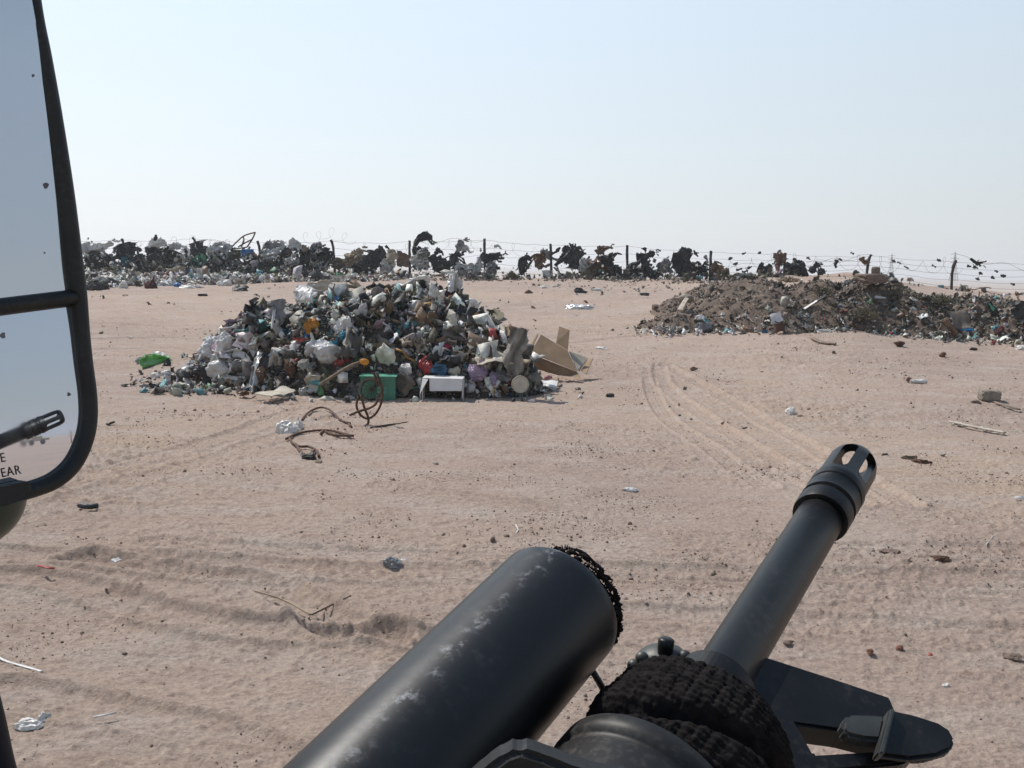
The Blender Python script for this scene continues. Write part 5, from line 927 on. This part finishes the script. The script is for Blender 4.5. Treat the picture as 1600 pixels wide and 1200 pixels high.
for k in range(3):
    a = R(60) * k + R(ROT); dn = math.cos(a) * UU + math.sin(a) * WW; tn = np.cross(GA, dn); out = []
    for t in np.linspace(0, math.pi, 9): out.append((SLB + math.sin(t) * .0030, math.cos(t) * .0030))
    for t in np.linspace(math.pi, 2 * math.pi, 9): out.append((SLA + math.sin(t) * .0030, math.cos(t) * .0030))
    n = len(out); V = [A_(s0 + s) + e * .02 * dn + q * tn for e in (-1, 1) for s, q in out]
    Fs = [tuple(range(n))[::-1], tuple(range(n, 2 * n))] + [(i, (i + 1) % n, n + (i + 1) % n, n + i) for i in range(n)]
    c = cobj('slot', V, Fs, MGUN, rifle, False); b = bmesh.new(); b.from_mesh(c.data); bmesh.ops.recalc_face_normals(b, faces=b.faces); b.to_mesh(c.data); b.free(); cut_objs.append(c)
b = bmesh.new(); b.from_mesh(fh.data); bmesh.ops.recalc_face_normals(b, faces=b.faces); b.to_mesh(fh.data); b.free()
for c in cut_objs: md = fh.modifiers.new('slots', 'BOOLEAN'); md.operation = 'DIFFERENCE'; md.object = c; md.solver = 'EXACT'
dg = bpy.context.evaluated_depsgraph_get(); nm = bpy.data.meshes.new_from_object(fh.evaluated_get(dg)); fh.modifiers.clear(); fh.data = nm
for c in cut_objs: bpy.data.objects.remove(c)
try: nm.set_sharp_from_angle(angle=R(35))
except Exception: pass
# front sight, seen from its side
V, Fs = lathe(A_(-.042), GA, [(0, .0096), (0, .0125), (.026, .0125), (.028, .0096)], 48); cobj('sight_collar', V, Fs, MGUN, rifle, False)
def pslab(name, pts, th, off, m, parent=rifle, bev=.001):
    C = np.array([onplane(x, y, off) for x, y in pts]); V, Fs = slab(C, th); o = cobj(name, V, Fs, m, parent, False)
    b = bmesh.new(); b.from_mesh(o.data); bmesh.ops.recalc_face_normals(b, faces=b.faces); bmesh.ops.bevel(b, geom=list(b.edges), offset=bev, segments=2, affect='EDGES', clamp_overlap=True); b.to_mesh(o.data); b.free(); return o
fsg = pslab('front_sight', [(1130, 1030), (1150, 1028), (1200, 1043), (1290, 1072), (1380, 1102), (1400, 1150), (1372, 1172), (1309, 1156), (1236, 1146), (1262, 1193), (1360, 1187), (1420, 1196), (1400, 1207), (1262, 1222), (1180, 1215)], .0095, .002, MGUN, bev=.0008)
V, Fs = join([slab([onplane(x, y, -.0065) for x, y in [(1385, 1112), (1428, 1120), (1462, 1131), (1482, 1144), (1490, 1160), (1484, 1175), (1462, 1185), (1420, 1190), (1366, 1182)]], .003)])
ear = pslab('sight_ear', [(1387, 1111), (1428, 1120), (1462, 1131), (1482, 1144), (1490, 1160), (1484, 1175), (1462, 1185), (1420, 1190), (1366, 1183)], .003, -.006, MGUN)
ear2 = pslab('sight_ear', [(1360, 1110), (1428, 1124), (1470, 1140), (1488, 1160), (1480, 1180), (1440, 1192), (1360, 1190)], .003, .0085, MGUN)
pslab('sight_ridge', [(1385, 1113), (1395, 1113), (1378, 1184), (1366, 1184)], .0045, -.0078, MWORN, bev=.0006)
pslab('bayonet_lug', [(1380, 1124), (1345, 1122), (1322, 1122), (1312, 1131), (1310, 1145), (1318, 1155), (1345, 1162), (1372, 1164)], .005, -.005, MWORN, bev=.0014)
# handguard, receiver and stock run back under the viewpoint
hp = [(-.055, .010), (-.055, .017), (-.066, .0175), (-.0655, .0258), (-.067, .0275), (-.0725, .0278), (-.0732, .0268), (-.0745, .0264), (-.0765, .0272), (-.13, .028), (-.27, .031), (-.275, .02)]
V, Fs = lathe(A_(0), GA, hp, 72); hgd = cobj('handguard', V, Fs, MPOL, rifle)
for k, ang in enumerate((200, 222, 244)):
    for s in (-.09, -.12, -.15):
        n_ = math.cos(R(ang)) * UU + math.sin(R(ang)) * WW; V, Fs = lathe(P2 + s * GA + .0282 * n_, n_, [(-.002, .0001), (-.002, .0022), (.0008, .0026), (.001, .0001)], 12); cobj('vent_hole', V, Fs, MAT_BLACK if False else MGUN, rifle) if k == 1 else None
def gbox(name, s0_, s1_, r0, r1, w, m, bev=.003):
    C = [A_(s0_, r0), A_(s1_, r0), A_(s1_, r1), A_(s0_, r1)]; V, Fs = slab(C, w); o = cobj(name, V, Fs, m, rifle, False)
    b = bmesh.new(); b.from_mesh(o.data); bmesh.ops.recalc_face_normals(b, faces=b.faces); bmesh.ops.bevel(b, geom=list(b.edges), offset=bev, segments=2, affect='EDGES', clamp_overlap=True); b.to_mesh(o.data); b.free()
gbox('receiver', -.46, -.28, -.035, .022, .03, MGUN); gbox('stock', -.74, -.465, -.045, .018, .032, MPOL, .008); gbox('pistol_grip', -.47, -.435, -.13, -.038, .026, MPOL, .006); gbox('magazine', -.385, -.325, -.15, -.038, .022, MGUN); gbox('carry_handle', -.44, -.30, .026, .055, .012, MGUN, .003)
# grenade launcher tube
GT = nrm(GA + np.array([.018, 0, 0]))
n = 96; ring = [(-.34, .0217), (-.004, .0217), (-.0008, .0212), (.0005, .0206), (.0005, .0202), (-.06, .0200)]; V, Fs = lathe(T1, GT, ring, n)
ax_t, ut, vt = frame_of(GT); an = np.arctan2((V - T1) @ vt, (V - T1) @ ut)
def ang_of(px, py):
    """angle round the tube of the surface point under a photo pixel"""
    d = nrm(cray(px, py)); oc = -T1; dp_ = d - (d @ GT) * GT; op = oc - (oc @ GT) * GT; a, b, c = dp_ @ dp_, 2 * dp_ @ op, op @ op - .0217 ** 2; t = (-b - math.sqrt(max(b * b - 4 * a * c, 0))) / (2 * a); q = d * t - T1; return math.atan2(q @ vt, q @ ut), q @ GT
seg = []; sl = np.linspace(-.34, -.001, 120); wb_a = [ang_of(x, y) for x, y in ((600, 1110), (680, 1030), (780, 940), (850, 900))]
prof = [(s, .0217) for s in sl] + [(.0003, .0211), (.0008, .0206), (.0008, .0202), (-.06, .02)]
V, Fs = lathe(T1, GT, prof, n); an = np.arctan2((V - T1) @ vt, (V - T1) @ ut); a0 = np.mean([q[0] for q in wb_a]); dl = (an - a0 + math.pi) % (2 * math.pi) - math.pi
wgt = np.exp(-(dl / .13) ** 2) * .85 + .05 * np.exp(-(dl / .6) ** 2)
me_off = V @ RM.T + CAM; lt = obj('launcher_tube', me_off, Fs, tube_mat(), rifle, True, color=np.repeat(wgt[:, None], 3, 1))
g = np.random.default_rng(5); parts = []
for k in range(5):                             # frayed black wrapping round the muzzle of the tube
    pts = [T1 + GT * (.0012 + .0006 * math.sin(t * 3 + k) + .0008 * k) + (.0198 + .0002 * k + .0004 * g.normal()) * (math.cos(t) * ut + math.sin(t) * vt) for t in np.linspace(0, 2 * math.pi, 90)]
    V, Fs = tube(pts, [.0005 * (1 + .5 * g.normal()) for _ in pts], 6, cap=False); parts.append((V, Fs))
for k in range(900):
    t = g.uniform(0, 6.283); n_ = math.cos(t) * ut + math.sin(t) * vt; q = T1 + GT * g.uniform(.0008, .005) + .0204 * n_; e = nrm(n_ * g.uniform(.2, 1) + GT * g.uniform(-.3, 1) + g.normal(size=3) * .5) * g.uniform(.0005, .0018)
    parts.append(tube([q, q + e * .5, q + e], [.0003, .00025, .0001], 3, cap=False))
V, Fs = join(parts); pxx = 800 + F * V[:, 0] / V[:, 1]; cen_ = T1 + GT * .0; kk = sst((pxx - 838) / 70)[:, None]; V = cen_ + (V - cen_) * (.985 - .13 * (1 - kk)) ; cobj('frayed_wrapping', V, Fs, mat('frayed_black_cloth', (.012, .01, .01), .95, (.03, .024, .022), 200, .3, spec=.1), rifle)
blk = [catd(x, y, .225) for x, y in [(722, 1222), (757, 1190), (790, 1166), (812, 1158), (852, 1170), (905, 1192), (990, 1212), (1010, 1330), (722, 1330)]]
V, Fs = slab(blk, .010); o = cobj('launcher_receiver', V, Fs, MPOL, rifle, False)
b = bmesh.new(); b.from_mesh(o.data); bmesh.ops.recalc_face_normals(b, faces=b.faces); bmesh.ops.bevel(b, geom=list(b.edges), offset=.003, segments=3, affect='EDGES', clamp_overlap=True); b.to_mesh(o.data); b.free()
V, Fs = ico(3); V = crumple(V, 3, .05, 6, 2) * [.0085, .008, .0048]; cobj('gas_block', V + catd(1036, 1029, .325), Fs, MWORN, rifle)
V, Fs = lathe(catd(1040, 1010, .32), nrm([.1, -.1, 1]), [(-.004, .0022), (0, .0026), (.0022, .0026), (.0028, .0018), (.0028, .0001)], 20); cobj('knob', V, Fs, MGUN, rifle)
for x, y in ((1003, 1028), (990, 1040), (1070, 1026)):
    V, Fs = ico(2); cobj('rivet', V * .0022 + catd(x, y, .318), Fs, MWORN, rifle)
V, Fs = tube([catd(918, 1036, .31), catd(934, 1062, .31), catd(950, 1090, .31)], .0021, 8, prof=(1, .5)); cobj('sling_strap', V, Fs, MPOL, rifle)
# knitted scarf wound round the rifle
def scarf():
    ns, nt = 150, 420; P = []; g = np.random.default_rng(9)
    ss = np.linspace(-.078, -.030, ns); tt = np.linspace(0, 2 * math.pi, nt, endpoint=False); S, T = np.meshgrid(ss, tt, indexing='ij')
    vd = nrm(A_(-.03)); v_r = -(vd - (vd @ GA) * GA); a_v = math.atan2(v_r @ WW, v_r @ UU)            # side turned to the viewpoint
    D = (T - a_v + math.pi) % (2 * math.pi) - math.pi
    lo = -.070 + .004 * np.sin(D * 1.2 + .5); hi = -.036 + .004 * np.cos(D)
    x = np.clip((S - lo) / (hi - lo), 0, 1); env = np.sin(np.pi * np.clip(x, 0, 1)) ** .28
    rr = .0187 + .0060 * env + .0012 * np.sin(T * 2 + 1)
    gr = (S - (-.052 + .009 * np.sin(D * .9 - .3))); rr = rr - .0052 * np.exp(-(gr / .0026) ** 2) * env
    gr2 = (S - (-.038 + .006 * np.sin(D + .6))); rr = rr - .0008 * np.exp(-(gr2 / .0015) ** 2) * env
    knit = np.abs(np.sin(T * 21 + 1.2 * fbm(T * 1.5, S * 90, 2))) ** .6 * .0006 + .00025 * np.sin(S * 2 * np.pi / .0021 + 1.5 * fbm(T * 4, S * 50, 2)) + .0006 * fbm(T * 22, S * 500, 3)
    rr = rr + knit * (x > 0) * (x < 1) + .0012 * fbm(T * 3, S * 200, 3); rr = np.where((x <= 0) | (x >= 1), .0180, rr) + .007 * np.clip(np.cos(T + .3), 0, 1)
    V = P2 + S[..., None] * GA + rr[..., None] * (np.cos(T)[..., None] * UU + np.sin(T)[..., None] * WW); V = V.reshape(-1, 3)
    i = np.arange(ns - 1)[:, None] * nt; k = np.arange(nt)[None]; Fq = np.stack([i + k, i + (k + 1) % nt, i + nt + (k + 1) % nt, i + nt + k], -1).reshape(-1, 4)
    m = mat('black_knitted_wool', (.018, .0155, .015), .95, (.007, .006, .006), 260, .6, spec=.1, bscale=700, bdist=.001)
    return tag(cobj('scarf', V, Fq, m), 'dark ribbed knitted scarf wound round the rifle behind its front sight', 'scarf')
scarf()

# ------------------------------------------------------------------ truck mirror: flat pane above, convex pane below
MPc = np.array([-.27049569, .5738895, 0.]); MN = nrm([.72268254, -.69110735, .01002851]); MR = 1.4908; MC = MPc - MR * MN
def onsph(px, py, off=0.):
    d = nrm(cray(px, py)); B = -2 * d @ MC; c = MC @ MC - (MR + off) ** 2; return d * ((-B - math.sqrt(B * B - 4 * c)) / 2)
def onpl(px, py, off=0., n=MN, q=MPc):
    d = cray(px, py); return d * (((q + off * n) @ n) / (d @ n))
def glass(name, dirt):
    m = bpy.data.materials.new(name); m.use_nodes = True; N = m.node_tree.nodes; L = m.node_tree.links; b = N['Principled BSDF']
    b.inputs['Metallic'].default_value = 1; b.inputs['Base Color'].default_value = (.78, .82, .89, 1)
    tc = N.new('ShaderNodeTexCoord'); n = N.new('ShaderNodeTexNoise'); n.inputs['Scale'].default_value = 45; n.inputs['Detail'].default_value = 8; L.new(tc.outputs['Object'], n.inputs[0])
    r = N.new('ShaderNodeMapRange'); r.inputs[1].default_value = .4; r.inputs[2].default_value = .8; r.inputs[3].default_value = .012; r.inputs[4].default_value = .06; L.new(n.outputs[0], r.inputs[0]); L.new(r.outputs[0], b.inputs['Roughness'])
    v = N.new('ShaderNodeTexVoronoi'); v.inputs['Scale'].default_value = 17; L.new(tc.outputs['Object'], v.inputs['Vector'])
    k = N.new('ShaderNodeMapRange'); k.inputs[1].default_value = .055; k.inputs[2].default_value = .02; k.inputs[3].default_value = dirt; k.inputs[4].default_value = .6; L.new(v.outputs['Distance'], k.inputs[0])
    d = N.new('ShaderNodeBsdfDiffuse'); d.inputs[0].default_value = (.33, .3, .27, 1); ms = N.new('ShaderNodeMixShader'); L.new(k.outputs[0], ms.inputs[0]); L.new(b.outputs[0], ms.inputs[1]); L.new(d.outputs[0], ms.inputs[2]); L.new(ms.outputs[0], N['Material Output'].inputs[0])
    return m
MFR = mat('black_mirror_rubber', (.012, .014, .012), .55, (.007, .008, .007), 60, .15, bdist=.001, dust=.12); MOD = mat('olive_drab_paint', (.035, .05, .038), .3, (.028, .038, .03), 30, .05, bdist=.001)
mirror = empty('truck_mirror', c2w(onpl(-60, 780)), 'tall black framed truck side mirror with a flat pane over a curved pane', 'side mirror')
def fillpoly(cen, rim, fn, name, m, parent, rings=14, sub=4):
    R_ = []
    for a, b in zip(rim, rim[1:] + rim[:1]):
        for t in range(sub): R_.append((a[0] + (b[0] - a[0]) * t / sub, a[1] + (b[1] - a[1]) * t / sub))
    V = [fn(*cen)]; k = len(R_)
    for j in range(1, rings + 1):
        f = j / rings
        for x, y in R_: V.append(fn(cen[0] + (x - cen[0]) * f, cen[1] + (y - cen[1]) * f))
    Fs = [(0, 1 + i, 1 + (i + 1) % k) for i in range(k)] + [(1 + j * k + i, 1 + (j + 1) * k + i, 1 + (j + 1) * k + (i + 1) % k, 1 + j * k + (i + 1) % k) for j in range(rings - 1) for i in range(k)]
    return cobj(name, V, Fs, m, parent, True)
low = [(-200, 505), (-60, 490), (120, 464), (131, 560), (138, 620), (137, 660), (124, 705), (100, 738), (65, 758), (20, 770), (-150, 785), (-195, 720)]
lp = fillpoly((-30, 620), low, lambda x, y: onsph(x, y), 'curved_pane', glass('convex_mirror_glass', .05), mirror, 22, 6)
# flat pane, leaning a little further back
upz = RM.T @ np.array([0, 0, 1.]); n_up = nrm(MN + upz * (.055 - MN @ upz)); q_up = onpl(60, 470)
cobj('flat_pane', [onpl(x, y, 0, n_up, q_up) for x, y in [(-255, -270), (18, -270), (50, 0), (82, 180), (108, 380), (116, 468), (-205, 500)]], [(0, 1, 2, 3, 4, 5, 6)], glass('flat_mirror_glass', .09), mirror, False)
path = [(-120, -290), (0, -290), (22, -200), (47, 0), (64, 90), (81, 185), (99, 300), (112, 400), (122, 472), (131, 560), (138, 615), (139, 655), (132, 690), (115, 725), (88, 750), (55, 764), (15, 774), (-60, 786), (-150, 796), (-190, 770), (-205, 600), (-215, 300), (-240, 0), (-262, -240), (-230, -285)]
pw = smooth_poly([onpl(x, y, .001) for x, y in path + path[:1]], 150)
prr = [.0046 + .0011 * float(sst((470 - (600 - F * (q[2]) / q[1])) / 120 + .5)) for q in pw]
V, Fs = tube(pw, prr, 16, cap=False, prof=(1.0, 1.35), up=MN); cobj('frame', V, Fs, MFR, mirror)
V, Fs = tube(smooth_poly([onpl(x, y, .003) for x, y in [(-206, 508), (-60, 488), (20, 477), (116, 465)]], 12), .0047, 10, prof=(1, 1.3), up=MN); cobj('cross_bar', V, Fs, MFR, mirror)
cs = [onpl(x, y, -.016) for x, y in path]; V, Fs = slab(cs, .014); cobj('back_housing', V, Fs, MOD, mirror, False)
V, Fs = slab([onpl(x, y, .006) for x, y in [(-150, 800), (-150, 772), (0, 759), (36, 751), (43, 757), (39, 777), (0, 790)]], .012); cobj('lower_bracket', V, Fs, MFR, mirror, False)
V, Fs = ico(4); cobj('round_mirror', V * [.034, .03, .034] + catd(-50, 772, .62), Fs, MOD, mirror)
V, Fs = tube(smooth_poly([catd(x, y, d) for x, y, d in [(-75, 790, .58), (-95, 900, .55), (-78, 985, .52), (-54, 1060, .5), (-36, 1130, .49), (-14, 1230, .48), (44, 1420, .47)]], 30), .0125, 14); cobj('mirror_arm', V, Fs, mat('purple_black_paint', (.010, .006, .010), .6, None, 20, .05, spec=.2), mirror)
# small dark stain marks on the panes
for x, y, r in ((72, 290, 4), (52, 118, 2), (108, 616, 2.5), (5, 524, 4), (70, 395, 1.2)):
    up = y < 460; f_ = (lambda a, b, o: onpl(a, b, o, n_up, q_up)) if up else (lambda a, b, o: onsph(a, b, o))
    Vv = [f_(x + r * (1 + .3 * math.sin(3 * t + x)) * math.cos(t), y + r * 1.2 * math.sin(t), .0004) for t in np.linspace(0, 6.28, 14)[:-1]]; cobj('stain', Vv, [tuple(range(13))], mat('mirror_stain', (.2, .2, .22), .8, None, 50, 0), mirror, False)
# warning lettering etched on the curved pane
ink = mat('grey_stencil_ink', (.1, .085, .09), .8, None, 300, 0)
for line, ex, ey in (('OBJECTS IN MIRROR ARE', 10, 721), ('CLOSER THAN THEY APPEAR', 34, 740)):
    tcu = bpy.data.curves.new('t', 'FONT'); tcu.body = line; tcu.size = 20.5; tcu.align_x = 'RIGHT'; tcu.space_character = 1.12; tcu.resolution_u = 3; to = bpy.data.objects.new('t', tcu); col.objects.link(to)
    me = bpy.data.meshes.new_from_object(to.evaluated_get(bpy.context.evaluated_depsgraph_get())); bpy.data.objects.remove(to)
    c, s = math.cos(R(-11)), math.sin(R(-11)); P = []
    for v in me.vertices: x, y = v.co.x * .82, -v.co.y; P.append(onsph(ex + x * c - y * s, ey + x * s + y * c, .0005))
    cobj('warning_lettering', P, [tuple(f.vertices) for f in me.polygons], ink, mirror, False)

# ------------------------------------------------------------------ what the curved pane shows far behind
def mtrace(px, py):
    h = onsph(px, py); d = nrm(cray(px, py)); N_ = (h - MC) / MR; r = d - 2 * (d @ N_) * N_; h, r = c2w(h), c2d(r)
    t = np.geomspace(2, 900, 3000); P = h + t[:, None] * r; z = P[:, 2] - hbase(P[:, 0], P[:, 1]); k = int(np.argmax(z < 0)) if (z < 0).any() else len(t) - 1; return P[k], r
qa, qb = mtrace(36, 696.5)[0], mtrace(78, 694.5)[0]; print('vehicle', qa, qb)
dist = np.linalg.norm((qa + qb) / 2); L_ = 6.0
cen = (qa + qb) / 2
print('len', np.linalg.norm(qa - qb), dist)
tr = nrm(cen[:2] - CAM[:2]); lat = np.array([-tr[1], tr[0], 0]); dirv = qb - qa; 
wid = abs(dirv @ lat); lat = lat * np.sign(dirv @ lat); fw = np.array([tr[0], tr[1], 0]); z3 = np.array([0, 0, 1.]); base = np.array([cen[0], cen[1], float(hbase(cen[0], cen[1]))])
k_ = wid; trailer = empty('flatbed_trailer', base, 'small flatbed trailer parked far behind and seen in the curved mirror', 'trailer')
V, Fs = boxv(base + z3 * .19 * k_, lat * .56 * k_, fw * .16 * k_, z3 * .045 * k_); obj('bed', V, Fs, MT['cloth'], trailer)
V, Fs = boxv(base + z3 * .27 * k_ + lat * .1 * k_, lat * .2 * k_, fw * .12 * k_, z3 * .06 * k_); obj('load', V, Fs, MT['cloth'], trailer)
for t in (-.42, -.12, .3):
    for e in (-.14, .14): V, Fs = lathe(base + lat * t * k_ + fw * e * k_ + z3 * .1 * k_, fw, [(-.03 * k_, .001), (-.03 * k_, .1 * k_), (.03 * k_, .1 * k_), (.02 * k_, .001)], 20); obj('wheel', V, Fs, MT['black'], trailer)
pm = mtrace(112, 692)[0]; V, Fs = tube([pm, pm + z3 * .2 * k_, pm + z3 * .38 * k_], [.02 * k_, .014 * k_, .02 * k_], 8); tag(obj('marker_post', V, Fs, MT['maroon'], smooth=True), 'dark marker post with a reddish foot far behind and seen in the curved mirror', 'post')

# ------------------------------------------------------------------ haze
hz = bpy.data.materials.new('dusty_air'); hz.use_nodes = True; N = hz.node_tree.nodes; N.remove(N['Principled BSDF'])
pv = N.new('ShaderNodeVolumePrincipled'); pv.inputs['Color'].default_value = (.91, .95, .98, 1); pv.inputs['Density'].default_value = HAZE; pv.inputs['Anisotropy'].default_value = .35
hz.node_tree.links.new(pv.outputs[0], N['Material Output'].inputs['Volume'])
V, Fs = boxv([0, 0, 12.], [3100, 0, 0], [0, 3100, 0], [0, 0, 21.]); hb = obj('haze', V, Fs, hz, loc=(0, 0, 0)); tag(hb, 'thin dusty air over the plain', kind='stuff')
b = bmesh.new(); b.from_mesh(hb.data); bmesh.ops.recalc_face_normals(b, faces=b.faces); b.to_mesh(hb.data); b.free()
